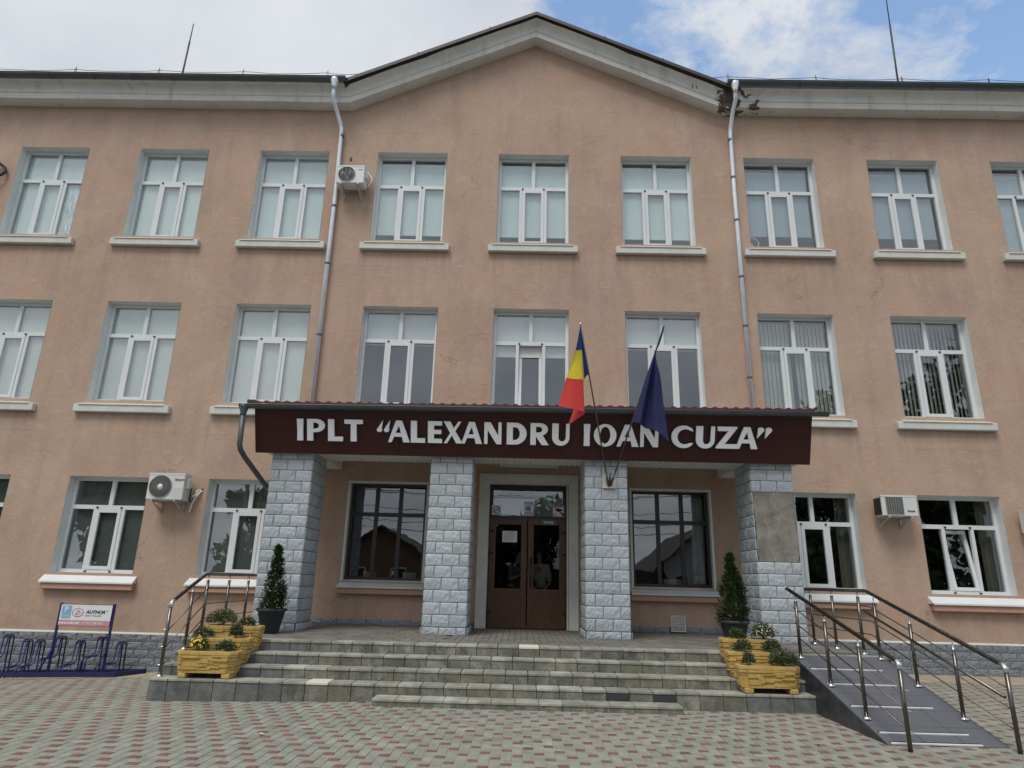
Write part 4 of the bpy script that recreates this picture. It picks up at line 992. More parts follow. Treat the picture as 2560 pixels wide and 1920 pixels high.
# low front step
for i in range(13):
    x = -1.97+i*0.298; tile('tread_tile', 0.293, 0.30, 0.036, 'tread_stone', x, -4.80, 0.052); tile('riser_tile', 0.293, 0.012, 0.10, 'riser_stone', x, -4.79, -0.05, 0.002)
# left flank of the steps faced with slabs
for (y0, y1, z) in ((-4.49, -4.20, 0.175), (-4.20, -3.905, 0.315), (-3.905, -3.61, 0.456), (-3.61, -2.4, 0.598), (-2.4, -1.2, 0.598), (-1.2, 0, 0.598)):
    mb = MB(); mb.box(STEP_L-0.004, STEP_L+0.01, y0+.003, y1-.003, -0.55, z); sobj(mb, 'side_slab', 'riser_clean')
# porch floor: front rows tile by tile, the rest joined
def floor_rows(y0, rows, indiv):
    st_ = MB()
    for r in range(rows):
        y = y0+r*TH; xx = STEP_L - (0.15 if r % 2 else 0)
        while xx < 5.04:
            a, b = max(xx, STEP_L), min(xx+TH, 5.05); d = min(TH, -0.005-y)
            if -1.25 < (a+b)/2 < 1.15 and r > 0: xx += TH; continue
            if b-a > 0.03 and d > 0.03:
                if r < indiv: tile('floor_tile', round(b-a-J, 3), round(d-J, 3), 0.03, 'floor_stone', a+J/2, y+J/2, 0.604+random.uniform(-.001, .001), 0.003)
                else: st_.bevbox(a+J/2, b-J/2, y+J/2, y+d-J/2, 0.604, 0.634, 0.003)
            xx += TH
    if st_.v: sobj(st_, 'floor_tiles', 'floor_stone', kind='stuff')
floor_rows(-3.31, 11, 3)
sm_t = MB(); y = -3.01
while y < -0.05:
    x = -1.20-0.05
    while x < 1.2: sm_t.bevbox(x+.004, x+.1, y+.004, y+.1, 0.604, 0.635+random.uniform(-.001, .001), 0.003); x += 0.104
    y += 0.104
sobj(sm_t, 'small_floor_tiles', 'floor_stone', kind='stuff')
mb = MB(); mb.box(STEP_L+.01, 5.04, -3.3, 0, 0.606, 0.612); mb.box(-1.25, 1.2, -3.01, 0, 0.612, 0.630); sobj(mb, 'floor_bed', 'joint_dark')

# ------------------------------------------------------------------ ramp
ramp = thing('wheelchair_ramp', 'dark grey tiled wheelchair ramp with white anti-slip strips', 'ramp', (4.3, -6.15, 0)); RO = Vector((4.3, -6.15, 0))
def robj(mb, name, mat, **k): o = mb.obj(name, mat, ramp, **k); o.location = -RO; return o
def rz(y): return max(0.0, 0.635*(y-RAMP_Y1)/(RAMP_Y0-RAMP_Y1))
mb = MB(); a = [(RAMP_L+.01, RAMP_Y0, -0.2),(RAMP_R-.01, RAMP_Y0, -0.2),(RAMP_R-.01, RAMP_Y0, 0.62),(RAMP_L+.01, RAMP_Y0, 0.62)]; b = [(RAMP_L+.01, RAMP_Y1+.03, -0.2),(RAMP_R-.01, RAMP_Y1+.03, -0.2),(RAMP_R-.01, RAMP_Y1+.03, 0.0),(RAMP_L+.01, RAMP_Y1+.03, 0.0)]
mb.quad(*a); mb.quad(*b); [mb.quad(a[i], a[(i+1)%4], b[(i+1)%4], b[i]) for i in range(4)]; robj(mb, 'core', 'print_grey')
sl = math.atan2(0.635, RAMP_Y0-RAMP_Y1); Ls = math.hypot(0.635, RAMP_Y0-RAMP_Y1)
nr = 6; nc = 3; wt = (RAMP_R-RAMP_L)/nc; lt = Ls/nr
tme = MB().bevbox(0.0035, wt-0.0035, 0.0035, lt-0.0035, -0.012, 0.0, 0.0015).mesh('ramp_tile', 'ramp_tile'); fix_normals(tme)
for r in range(nr):
    for c in range(nc):
        o = link('ramp_tile', tme, ramp); p = r*lt
        o.location = Vector((RAMP_L+c*wt, RAMP_Y1+p*math.cos(sl), p*math.sin(sl)+0.004))-RO; o.rotation_euler.x = sl
for y in (-4.30, -4.75, -5.33, -5.92, -6.13):
    mb = MB(); x0, x1 = (3.72, 4.66)
    mb.box(x0, x1, -0.022, 0.0, 0.0, 0.012); mb.box(x0, x1, 0.0, 0.022, 0.0, 0.010, 1)
    o = mb.obj('grip_strip', ['metal_strip', 'rubber_black'], ramp); o.location = Vector((0, y, rz(y)+0.006))-RO; o.rotation_euler.x = sl
for side, xx in ((0, RAMP_L-0.012), (1, RAMP_R)):
    y = RAMP_Y0
    while y > RAMP_Y1+0.05:
        y2 = max(y-0.40, RAMP_Y1); mb = MB()
        q = [(xx, y-0.003, -0.15), (xx, y2+0.003, -0.15), (xx, y2+0.003, rz(y2)+0.002), (xx, y-0.003, rz(y)+0.002)]; p = [(v_[0]+0.012, v_[1], v_[2]) for v_ in q]
        mb.quad(*q); mb.quad(*p); [mb.quad(q[i], q[(i+1)%4], p[(i+1)%4], p[i]) for i in range(4)]; robj(mb, 'side_tile', 'ramp_side'); y = y2

# ------------------------------------------------------------------ railings
def railing(name, label, posts, rail, bars, extra=None, cap_end=None):
    t = thing('handrail', label, 'railing', (posts[0][0], posts[0][1], posts[0][2]), 'stainless railings at the entrance'); O = Vector(t.location)
    def o_(mb, nm, mat, par=None):
        o = mb.obj(nm, mat, par or t)
        if par is None: o.location = -O
        return o
    o_(sm(MB()).tube(rail, 0.0255, 12), 'top_rail', 'rail_steel')
    for (x, y, z, zt, full) in posts:
        mb = sm(MB())
        if full: mb.tube([(x, y, z), (x, y, zt)], 0.0225, 12)
        else: mb.tube([(x, y, z), (x, y, zt-0.075)], 0.0215, 12)
        p = o_(mb, 'post', 'rail_steel')
        if not full:
            m2 = sm(MB()); m2.tube([(x, y, zt-0.075), (x, y, zt-0.060), (x, y, zt-0.055), (x, y, zt)], [0.0215, 0.018, 0.009, 0.009], 10); o_(m2, 'post_head', 'chrome', p)
        if not (full and cap_end == 'ground'):
            m3 = sm(MB()); m3.lathe([(0.046, 0), (0.046, 0.008), (0.038, 0.024), (0.026, 0.030)], (x, y, z), 14); o_(m3, 'base_flange', 'chrome', p)
    for b in bars: o_(sm(MB()).tube(b, 0.0075, 8), 'bar', 'rail_steel')
    if extra: o_(sm(MB()).tube(extra, 0.0165, 10), 'lower_rail', 'rail_steel')
    # bright elbows
    return t, o_
x = 3.745
lp = [(x,-3.955,rz(-3.955)+.005,1.43,False),(x,-4.81,rz(-4.81)+.005,1.205,False),(x,-5.63,rz(-5.63)+.005,0.98,False),(x,-6.45,0.0,0.775,True)]
t, o_ = railing('handrail', 'stainless ramp railing nearest the flower boxes', lp, [(x,-3.67,1.525),(x,-6.40,0.835),(x,-6.435,0.815),(x,-6.45,0.77)], [[(x+.02,-3.80,1.265),(x+.02,-6.44,0.565)],[(x+.02,-3.82,1.06),(x+.02,-6.44,0.375)],[(x+.02,-3.84,0.885),(x+.02,-6.44,0.185)]], cap_end='ground')
o_(sm(MB()).tube([(x,-6.385,0.838),(x,-6.42,0.826),(x,-6.445,0.805),(x,-6.45,0.76)], 0.027, 12), 'elbow', 'chrome'); o_(sm(MB()).tube([(x,-3.672,1.525),(x,-3.66,1.526)], 0.029, 12), 'end_cap', 'chrome')
for z in (0.565, 0.375, 0.185): o_(sm(MB()).tube([(x,-6.44,z),(x+.06,-6.45,z-.01)], 0.010, 8), 'bar_end', 'chrome')
x = 4.855
rp_ = [(x,-1.82,0.637,1.505,False),(x,-2.63,0.637,1.505,False),(x,-3.48,0.637,1.505,False),(x,-3.925,rz(-3.925)+.005,1.43,False),(x,-4.755,rz(-4.755)+.005,1.20,False),(x,-5.58,rz(-5.58)+.005,0.965,False),(x,-6.405,0.0,0.76,True)]
t, o_ = railing('handrail', 'long stainless railing on the far side of the ramp and along the porch', rp_, [(x,-1.55,1.525),(x,-3.70,1.52),(x,-3.76,1.512),(x,-6.355,0.822),(x,-6.39,0.80),(x,-6.405,0.76)],
    [[(x+.02,-1.55,1.315),(x+.02,-3.72,1.305),(x+.02,-3.80,1.29),(x+.02,-6.40,0.585)],[(x+.02,-1.55,1.118),(x+.02,-3.72,1.11),(x+.02,-3.82,1.09),(x+.02,-6.40,0.39)],[(x+.02,-1.55,0.93),(x+.02,-3.72,0.925),(x+.02,-3.82,0.90),(x+.02,-6.40,0.20)]], extra=[(x-.045,-3.73,1.235),(x-.045,-6.385,0.515)], cap_end='ground')
o_(sm(MB()).tube([(x,-6.345,0.826),(x,-6.375,0.814),(x,-6.40,0.79),(x,-6.405,0.75)], 0.027, 12), 'elbow', 'chrome')
for z in (0.585, 0.39, 0.20): o_(sm(MB()).tube([(x,-6.40,z),(x+.06,-6.41,z-.01)], 0.010, 8), 'bar_end', 'chrome')
x = -4.88
sp_ = [(x,-4.385,0.213,1.10,True),(x,-3.81,0.495,1.345,False),(x,-3.37,0.637,1.505,False),(x,-2.60,0.637,1.505,False),(x,-1.80,0.637,1.505,False)]
t, o_ = railing('handrail', 'stainless stair railing left of the yellow planters', sp_, [(x,-4.385,1.09),(x,-4.375,1.135),(x,-4.34,1.165),(x,-3.52,1.50),(x,-3.45,1.523),(x,-3.38,1.527),(x,-1.25,1.527)],
    [[(x+.02,-4.38,0.80),(x+.02,-3.44,1.30),(x+.02,-3.34,1.315),(x+.02,-1.3,1.315)],[(x+.02,-4.38,0.585),(x+.02,-3.44,1.085),(x+.02,-3.34,1.10),(x+.02,-1.3,1.11)],[(x+.02,-4.38,0.36),(x+.02,-3.44,0.875),(x+.02,-3.34,0.895),(x+.02,-1.3,0.91)]])
o_(sm(MB()).tube([(x,-4.385,1.08),(x,-4.38,1.125),(x,-4.355,1.158),(x,-4.33,1.170)], 0.027, 12), 'elbow', 'chrome')
for z in (0.80, 0.585, 0.36): o_(sm(MB()).tube([(x,-4.38,z),(x-.06,-4.39,z-.01)], 0.010, 8), 'bar_end', 'chrome')

# ------------------------------------------------------------------ yellow planters
def planter(cx, y0, z, label, w=0.80, d=0.30):
    t = thing('planter', label, 'planter', (cx, y0+d/2, z), 'yellow concrete planters on the steps'); ch = 0.075
    def ring8(sx, sy, zz): 
        a, b = w/2*sx, d/2*sy; c = ch*sx
        return [(-a+c,-b,zz),(a-c,-b,zz),(a,-b+c*.8,zz),(a,b-c*.8,zz),(a-c,b,zz),(-a+c,b,zz),(-a,b-c*.8,zz),(-a,-b+c*.8,zz)]
    mb = MB(); z0, z1, H_ = 0.065, 0.285, 0.335
    R = [ring8(.90,.80,z0), ring8(.95,.93,z1), ring8(1.0,1.0,z1+.006), ring8(1.0,1.0,H_-.01), ring8(.985,.985,H_), ring8(.90,.80,H_), ring8(.88,.78,H_-.05)]
    mb.v = [p for r in R for p in r]
    for i in range(len(R)-1):
        for k_ in range(8): mb.f.append((i*8+k_, i*8+(k_+1)%8, i*8+8+(k_+1)%8, i*8+8+k_)); mb.mi.append(0)
    mb.f.append(tuple(range(8))); mb.mi.append(0); mb.f.append(tuple(48+i for i in range(8))); mb.mi.append(1)
    mb.obj('box', ['planter_yellow', 'soil'], t)
    # ledge-stone relief cast in the faces
    rl = MB(); r_ = random.Random(int(cx*100)+int(z*100))
    zz = z0+0.004
    while zz < z1-0.012:
        h = r_.uniform(0.012, 0.021); f0, f1 = (zz-z0)/(z1-z0), (min(zz+h, z1)-z0)/(z1-z0)
        A = [Vector(p)+(Vector(q)-Vector(p))*f0 for p, q in zip(R[0], R[1])]; Bp = [Vector(p)+(Vector(q)-Vector(p))*f1 for p, q in zip(R[0], R[1])]
        for k_ in range(8):
            a0, a1, b0, b1 = A[k_], A[(k_+1)%8], Bp[k_], Bp[(k_+1)%8]; nrm = (a1-a0).cross(b0-a0).normalized()
            L_ = (a1-a0).length; s0 = 0.0
            while s0 < L_-0.004:
                l_ = min(r_.uniform(0.08, 0.26), L_-s0); e0, e1 = s0/L_, (s0+l_)/L_; dd = r_.choice((0.003, 0.006, 0.016, 0.020, 0.024))
                p = [a0+(a1-a0)*e0, a0+(a1-a0)*e1, b0+(b1-b0)*e1, b0+(b1-b0)*e0]; cen = sum(p, Vector())/4
                q = [cen+(v_-cen)*0.985 for v_ in p]; q = [v_+nrm*dd for v_ in q]
                rl.quad(*q); [rl.quad(p[i], p[(i+1)%4], q[(i+1)%4], q[i]) for i in range(4)]
                s0 += l_
        zz += h
    rl.obj('stone_relief', 'planter_yellow', t, fix=False)
    for sx in (-1, 1):
        f = MB(); x0 = sx*(w*0.36)
        f.bevbox(x0-0.055, x0+0.055, -d/2*.96, d/2*.8, 0, 0.066, 0.014); f.obj('foot', 'planter_yellow', t)
    return t
LXC, RXC = -4.255, 3.12
planter(-4.27, -4.475, 0.213, 'yellow planter on the lowest step beside the stair railing, with yellow blooms'); planter(-4.255, -4.18, 0.354, 'yellow planter in the middle of the left row of three'); planter(-4.23, -3.885, 0.495, 'yellow planter at the top of the left row, nearest the slender thuja')
planter(3.135, -4.475, 0.213, 'yellow planter on the lowest step beside the ramp'); planter(3.10, -4.18, 0.354, 'yellow planter in the middle of the right row of three'); planter(3.11, -3.885, 0.495, 'yellow planter at the top of the right row, below the bushy thuja')

def mum(cx, cy, z, rx, h, label, flower=None, nf=0, dens=900, seed=1, group='chrysanthemums in the yellow planters'):
    rx *= 1.10; h *= 1.10; dens = int(dens*1.1)
    r_ = random.Random(seed); t = thing('chrysanthemum', label, 'plant', (cx, cy, z), group)
    mb = MB(); fl = MB()
    stm = MB()
    for i in range(7):
        a = r_.uniform(0, 6.28); stm.tube([(0,0,-0.03),(math.cos(a)*rx*.3, math.sin(a)*rx*.3, h*.45)], 0.004, 5)
    stm.obj('stem', 'bark', t)
    lob = [(Vector((r_.uniform(-.45,.45)*rx, r_.uniform(-.45,.45)*rx, h*r_.uniform(.35,.7))), r_.uniform(.45,.75)) for _ in range(7)]
    def surf():
        a = r_.uniform(0, 6.283); el = math.asin(r_.uniform(-0.25, 1)); rr = (r_.random()**0.35)*r_.choice((1, 1, 1, 1.12))*(1+0.38*mnoise.noise(Vector((math.cos(a)*1.7+seed, math.sin(a)*1.7, el*1.7))))
        return Vector((math.cos(a)*math.cos(el)*rx*rr, math.sin(a)*math.cos(el)*rx*0.85*rr, h*.42+math.sin(el)*h*.56*rr)), Vector((math.cos(a)*math.cos(el), math.sin(a)*math.cos(el), math.sin(el)))
    for i in range(dens):
        p, nrm = surf(); s_ = r_.uniform(.008, .017)
        d = (nrm+Vector((r_.uniform(-1,1), r_.uniform(-1,1), r_.uniform(-.6,1)))).normalized(); b_ = d.cross(Vector((r_.uniform(-1,1), r_.uniform(-1,1), r_.uniform(-1,1)))).normalized()
        mb.quad(p-d*s_, p+b_*s_*.55, p+d*s_*1.2, p-b_*s_*.55)
    mb.obj('leaves', 'mum_leaf', t, fix=False, kind='stuff')
    if nf:
        for i in range(nf):
            for _ in range(20):
                p, nrm = surf()
                if p.length > 0.75*min(rx, h) and nrm.z > -0.1: break
            s_ = (r_.uniform(.014, .024) if flower == 'flower_yellow' else r_.uniform(.008, .013) if flower == 'flower_cream' else r_.uniform(.005, .009)); p = p+nrm*0.006; a1 = nrm.cross(Vector((0.3, 0.2, 1))).normalized(); a2 = nrm.cross(a1)
            ctr = len(fl.v); fl.v.append(tuple(p+nrm*s_*.45)); n = 8
            for k_ in range(n): fl.v.append(tuple(p+(a1*math.cos(6.283*k_/n)+a2*math.sin(6.283*k_/n))*s_*(1 if k_ % 2 else .8)))
            for k_ in range(n): fl.f.append((ctr, ctr+1+k_, ctr+1+(k_+1) % n)); fl.mi.append(0)
        fl.obj('blooms', flower, t, fix=False, kind='stuff')
    return t
mum(-4.455, -4.335, 0.213+.29, 0.135, 0.20, 'chrysanthemum in full yellow bloom in the front left planter', 'flower_yellow', 75, 1000, 3)
mum(-4.08, -4.33, 0.213+.29, 0.115, 0.16, 'flowerless chrysanthemum beside the yellow blooming one', None, 0, 800, 4)
mum(-4.53, -4.035, 0.354+.29, 0.12, 0.165, 'chrysanthemum with pale buds in the middle left planter', 'bud_yellow', 70, 850, 5)
mum(-4.08, -4.035, 0.354+.29, 0.095, 0.21, 'tall green chrysanthemum in the middle left planter', None, 0, 800, 6)
mum(-4.43, -3.74, 0.495+.29, 0.185, 0.235, 'large round budding chrysanthemum in the upper left planter', 'bud_yellow', 190, 1700, 7)
mum(-4.06, -3.74, 0.495+.29, 0.105, 0.16, 'greyish chrysanthemum between the large round one and the thuja pot', 'bud_yellow', 20, 700, 8)
mum(2.90, -4.34, 0.213+.29, 0.085, 0.20, 'thin green chrysanthemum at the left end of the front right planter', None, 0, 600, 9)
mum(3.36, -4.34, 0.213+.29, 0.17, 0.22, 'bushy dark green chrysanthemum beside the ramp railing', None, 0, 1500, 10)
mum(2.92, -4.035, 0.354+.29, 0.115, 0.185, 'loose green chrysanthemum in the middle right planter', None, 0, 800, 11)
mum(3.33, -4.035, 0.354+.29, 0.12, 0.19, 'budding chrysanthemum in the middle right planter, towards the ramp', 'bud_yellow', 35, 900, 12)
mum(2.95, -3.74, 0.495+.29, 0.105, 0.165, 'small green chrysanthemum in front of the right thuja pot', None, 0, 800, 13)
mum(3.33, -3.74, 0.495+.29, 0.155, 0.235, 'chrysanthemum with cream blooms in the upper right planter', 'flower_cream', 120, 1300, 14)
# pots and thujas
def pot(cx, cy, label):
    mb = sm(MB()); prof = [(0.135,0),(0.14,0.004),(0.195,0.26),(0.20,0.262),(0.213,0.335),(0.238,0.338),(0.243,0.352),(0.243,0.375),(0.238,0.382),(0.222,0.382),(0.212,0.34)]
    mb.lathe(prof, (0,0,0), 28); t = mb.obj('plant_pot', 'pot_plastic', None, (cx, cy, 0.636)); tag(t, label, 'plant pot', 'dark plastic pots')
    sm(MB()).lathe([(0.0, 0.345), (0.212, 0.34)], (0,0,0), 20, cap=False).obj('soil', 'soil', t)
def thuja(cx, cy, z, h, prof, label, n, seed):
    r_ = random.Random(seed); t = thing('thuja', label, 'tree', (cx, cy, z), 'potted thujas by the porch')
    sm(MB()).tube([(0,0,-0.05),(0.005,0,h*.5),(0.0,0.005,h*.96)], [0.016, 0.010, 0.003], 7).obj('trunk', 'bark', t)
    mb = MB()
    def R(f): 
        for (f0, r0), (f1, r1) in zip(prof[:-1], prof[1:]):
            if f0 <= f <= f1: return r0+(r1-r0)*(f-f0)/(f1-f0)
        return 0.01
    clumps = []
    for i in range(int(n/26)):
        f = r_.random()**1.2*0.97; a = r_.uniform(0, 6.283); rr = R(f)*(0.55+0.5*r_.random()); clumps.append((Vector((math.cos(a)*rr, math.sin(a)*rr, f*h)), a, 0.022+0.20*R(f)))
    if n > 3000:                                  # second tip beside the main one
        for i in range(9): clumps.append((Vector((0.085+.012*math.sin(i*2.0), 0.0, h*(.56+.022*i))), 0.4*i, 0.034-.0026*i))
    clumps.append((Vector((0.004, 0, h*.97)), 0.0, 0.012)); clumps.append((Vector((-0.004, 0.004, h*.92)), 2.0, 0.016))
    for (c0, a, cr2) in clumps:
        for i in range(22):
            p = c0+Vector((r_.gauss(0, cr2*.55), r_.gauss(0, cr2*.55), r_.gauss(0, cr2*.9)))
            d = (Vector((math.cos(a)*.75, math.sin(a)*.75, 1.0+r_.uniform(-.5,.5)))+Vector((r_.uniform(-.6,.6), r_.uniform(-.6,.6), 0))).normalized(); tg = Vector((-math.sin(a), math.cos(a), r_.uniform(-.5,.5))).normalized()
            L_ = r_.uniform(.035, .075); w = L_*r_.uniform(.20, .32)
            for k_ in (-1, 0, 1):
                dd = (d+tg*k_*0.5).normalized(); mb.quad(p, p+dd*L_*.4+tg*w*.5, p+dd*L_, p+dd*L_*.4-tg*w*.5)
    mb.obj('crown', 'thuja_leaf', t, fix=False)
pot(-4.165, -2.50, 'dark plastic pot holding the slender thuja'); thuja(-4.165, -2.50, 0.98, 1.01, [(0,.175),(.12,.205),(.3,.165),(.42,.115),(.5,.105),(.7,.065),(.85,.045),(1,.008)], 'slender potted thuja at the left stone pillar', 2600, 21)
pot(3.285, -2.58, 'dark plastic pot holding the bushy thuja'); thuja(3.285, -2.58, 0.98, 1.08, [(0,.20),(.1,.225),(.35,.20),(.55,.15),(.66,.10),(.72,.06),(.85,.05),(1,.008)], 'bushy potted thuja behind the right planters', 3400, 22)

# ------------------------------------------------------------------ bicycle rack
rk = thing('bicycle_rack', 'dark blue bicycle rack with an advertising board at the plinth', 'bike rack', (-8.4, -0.7, -0.33)); KO = Vector(rk.location)
def kobj(mb, name, mat, par=None, **k):
    o = mb.obj(name, mat, par or rk, **k)
    if par is None: o.location = -KO
    return o
def rzk(x): return -0.335+0.035*(x+7.4)/1.0 if x < -7.4 else -0.31+0.02*(x+7.4)
def kz(x, y): return gz(x, y)+0.01
fr = MB()
for (ya, yb) in ((-1.13, -1.08), (-0.40, -0.36)):
    a = []; 
    for x in (-11.3, -7.32 if ya < -1 else -7.15):
        z = kz(x, ya); a.append((x, z))
    (x0, z0), (x1, z1) = a
    fr.quad((x0,ya,z0),(x1,ya,z1),(x1,ya,z1+.075),(x0,ya,z0+.075)); fr.quad((x0,yb,z0),(x1,yb,z1),(x1,yb,z1+.075),(x0,yb,z0+.075)); fr.quad((x0,ya,z0+.075),(x1,ya,z1+.075),(x1,yb,z1+.075),(x0,yb,z0+.075))
za, zb = kz(-7.32,-1.13), kz(-7.15,-.36); fr.quad((-7.32,-1.13,za),(-7.15,-.36,zb),(-7.15,-.36,zb+.075),(-7.32,-1.13,za+.075)); fr.quad((-7.32,-1.13,za+.075),(-7.15,-.36,zb+.075),(-7.20,-.36,zb+.075),(-7.37,-1.13,za+.075))
kobj(fr, 'base_frame', 'rack_blue')
def hoop(x, tall):
    mb = sm(MB()); g = kz(x, -0.75)+0.07; top = 0.345 if tall else 0.265; knee = g+(0.27 if tall else 0.14); r = 0.0135
    for xa in (x, x+0.075):
        arch = [(xa, -0.63, top-0.035), (xa+0.006, -0.62, top-0.012), (xa+0.02, -0.59, top), (xa+0.036, -0.55, top-0.012), (xa+0.040, -0.53, top-0.04)]
        mb.tube([(xa, -1.02, g-0.02), (xa, -1.02, knee-0.07), (xa, -1.00, knee-0.02), (xa, -0.95, knee), (xa, -0.72, knee+0.02), (xa, -0.66, knee+0.05)] + arch + [(xa+0.040, -0.50, g-0.02)], r, 8)
    mb.tube([(x, -0.60, top-0.035), (x+0.115, -0.58, top-0.035)], r*.9, 6); mb.tube([(x-.005, -0.78, knee+0.015), (x+0.09, -0.78, knee+0.015)], r*.8, 6)
    kobj(mb, 'hoop', 'rack_blue')
for xx, tall in ((-11.0, True), (-10.62, False), (-10.28, True), (-9.80, True), (-9.42, False), (-9.19, False), (-8.80, True), (-8.42, False), (-8.02, True), (-7.64, False)):
    hoop(xx, tall)
SX0, SX1, SY = -8.31, -7.35, -1.0
sp0 = [(-8.735, -0.80), (-7.725, -0.80)]
for (px_, py0) in sp0:
    mb = MB(); g = kz(px_, py0)+0.05; mb.box(px_-.018, px_+.018, py0-.018, py0+.018, g, 0.945); kobj(mb, 'sign_post', 'rack_blue')
    mb = sm(MB()); mb.tube([(px_-0.02, -1.10, kz(px_, -1.1)+0.06), (px_, py0-0.02, 0.10)], 0.016, 8); kobj(mb, 'brace', 'rack_blue')
bz0, bz1 = 0.545, 0.925; bx0, bx1 = -8.715, -7.745; by = -0.826
mb = MB(); mb.box(bx0, bx1, by, by+0.012, bz0+0.10, bz1); mb.box(bx0, bx1, by+0.0005, by+0.0125, bz0, bz0+0.10, 1); sb = kobj(mb, 'sign_board', ['sign_white', 'sign_pink'])
mb = MB(); ring(mb, bx0-.005, bx1+.005, bz0-.004, bz1+.006, 0.006, by-.005, by+.016); kobj(mb, 'sign_frame', 'rack_blue')
def sgn(mb, name, mats): return kobj(mb, name, mats, sb)
mb = MB(); mb.box(bx0+.03, bx0+.205, by-.003, by, bz0+.13, bz1-.025); sgn(mb, 'parking_symbol', 'sign_blue')
def stext(txt, size, mat, x, z, **kw): o = link('lettering', text_mesh(txt, size, mat, 0.0008, **kw), sb, (x, by-.0042, z)); return o
stext('P', 0.135, 'print_white', bx0+.075, bz0+.245, bold=0.002)
mb = MB(); yy = by-.0042
for dx in (0.045, 0.125):
    for q in (0.0, 0.05): disc_ring(mb, bx0+dx+q, bz0+.16, 0.014, 0.018, yy, n=12)
    mb.quad((bx0+dx, yy, bz0+.16), (bx0+dx+.02, yy, bz0+.20), (bx0+dx+.024, yy, bz0+.20), (bx0+dx+.004, yy, bz0+.16)); mb.quad((bx0+dx+.05, yy, bz0+.16), (bx0+dx+.04, yy, bz0+.205), (bx0+dx+.044, yy, bz0+.205), (bx0+dx+.054, yy, bz0+.16)); mb.quad((bx0+dx+.015, yy, bz0+.195), (bx0+dx+.042, yy, bz0+.195), (bx0+dx+.042, yy, bz0+.20), (bx0+dx+.015, yy, bz0+.20))
sgn(mb, 'bicycle_symbol', 'print_white')
mb = MB(); ex, ez = bx0+.335, bz0+.235; disc_ring(mb, ex, ez, 0.070, 0.078, yy, n=28, sx=1.38); disc_ring(mb, ex, ez, 0.0, 0.062, yy-.0002, m=1, n=28, sx=1.38)
mb.quad((ex-.055, yy-.0008, ez-.035),(ex-.030, yy-.0008, ez-.035),(ex+.018, yy-.0008, ez+.042),(ex+.002, yy-.0008, ez+.048)); mb.quad((ex+.020, yy-.0008, ez+.045),(ex+.058, yy-.0008, ez-.010),(ex+.040, yy-.0008, ez-.030),(ex+.012, yy-.0008, ez+.028)); mb.quad((ex-.035, yy-.0008, ez-.045),(ex+.020, yy-.0008, ez-.045),(ex+.030, yy-.0008, ez-.028),(ex-.022, yy-.0008, ez-.028)); mb.quad((ex-.018,yy-.0008,ez-.014),(ex+.022,yy-.0008,ez-.014),(ex+.012,yy-.0008,ez-.004),(ex-.010,yy-.0008,ez-.004))
sgn(mb, 'oval_emblem', ['sign_red', 'sign_white'])
stext('AUTHOR', 0.078, 'print_black', bx0+.485, bz0+.225, bold=0.0022, shear=0.25, sx=1.12); stext('®', 0.030, 'print_black', bx0+.872, bz0+.262)
stext('BICYCLES', 0.036, 'print_grey', bx0+.475, bz0+.175, shear=0.25, bold=0.0008, sx=1.95)
stext('www.velo.md', 0.078, 'print_white', bx0+.008, bz0+.030, bold=0.0022, sx=0.90); stext('+(373)22-88-5555', 0.066, 'print_white', bx0+.435, bz0+.030, bold=0.0003, sx=0.86)

# ------------------------------------------------------------------ flags on the pillar
fb = thing('flag_bracket', 'steel plate with three pole sockets on the stone pillar', 'bracket', (1.41, -2.0, 3.27)); 
def at0(mb, name, mat, t, **k):
    o = mb.obj(name, mat, t, **k); o.location = -Vector(t.location); return o
at0(MB().bevbox(1.295, 1.53, -2.012, -1.995, 3.155, 3.395, 0.003), 'plate', 'plate_steel', fb)
P1a, P1b = Vector((1.395, -2.03, 3.20)), Vector((0.776, -3.50, 5.68)); P2a, P2b = Vector((1.435, -2.03, 3.20)), Vector((2.17, -3.50, 5.667))
for a, b in ((P1a, P1b), (Vector((1.415, -2.03, 3.20)), Vector((1.42, -2.9, 4.6))), (P2a, P2b)):
    d = (b-a).normalized(); at0(sm(MB()).tube([a, a+d*0.24], 0.021, 10), 'socket', 'pole_steel', fb)
# cloth points measured on the poles' plane: rows from the pole tip down, columns across the cloth
def cloth(rows, names, t, sub=4):
    """rows: lists of 3-D points of equal length; names: one material per gap between band rows"""
    pass
def flag_mesh(grid, bandfn, mats, name, t, ripple=0.012):
    R_, C_ = len(grid), len(grid[0]); mb = MB(); mb.smooth = True
    nu, nv = (C_-1)*6, (R_-1)*6
    def cr_(p0, p1, p2, p3, t_): return 0.5*((2*p1)+(-p0+p2)*t_+(2*p0-5*p1+4*p2-p3)*t_*t_+(-p0+3*p1-3*p2+p3)*t_**3)
    def row(i, u):
        g = grid[i]; k_ = min(int(u), C_-2); t_ = u-k_; return cr_(g[max(k_-1,0)], g[k_], g[k_+1], g[min(k_+2,C_-1)], t_)
    for j in range(nv+1):
        v_ = j/6; k_ = min(int(v_), R_-2); t_ = v_-k_
        for i in range(nu+1):
            u_ = i/6; p = cr_(row(max(k_-1,0),u_), row(k_,u_), row(k_+1,u_), row(min(k_+2,R_-1),u_), t_)
            p = p + Vector((0, ripple*math.sin(u_*3.1+v_*0.8)*min(1, v_*.6) + 0.006*mnoise.noise(p*6), 0)); mb.v.append(tuple(p))
    for j in range(nv):
        for i in range(nu): mb.f.append((j*(nu+1)+i, j*(nu+1)+i+1, (j+1)*(nu+1)+i+1, (j+1)*(nu+1)+i)); mb.mi.append(bandfn((i+.5)/nu, (j+.5)/nv))
    return at0(mb, name, mats, t, fix=False)
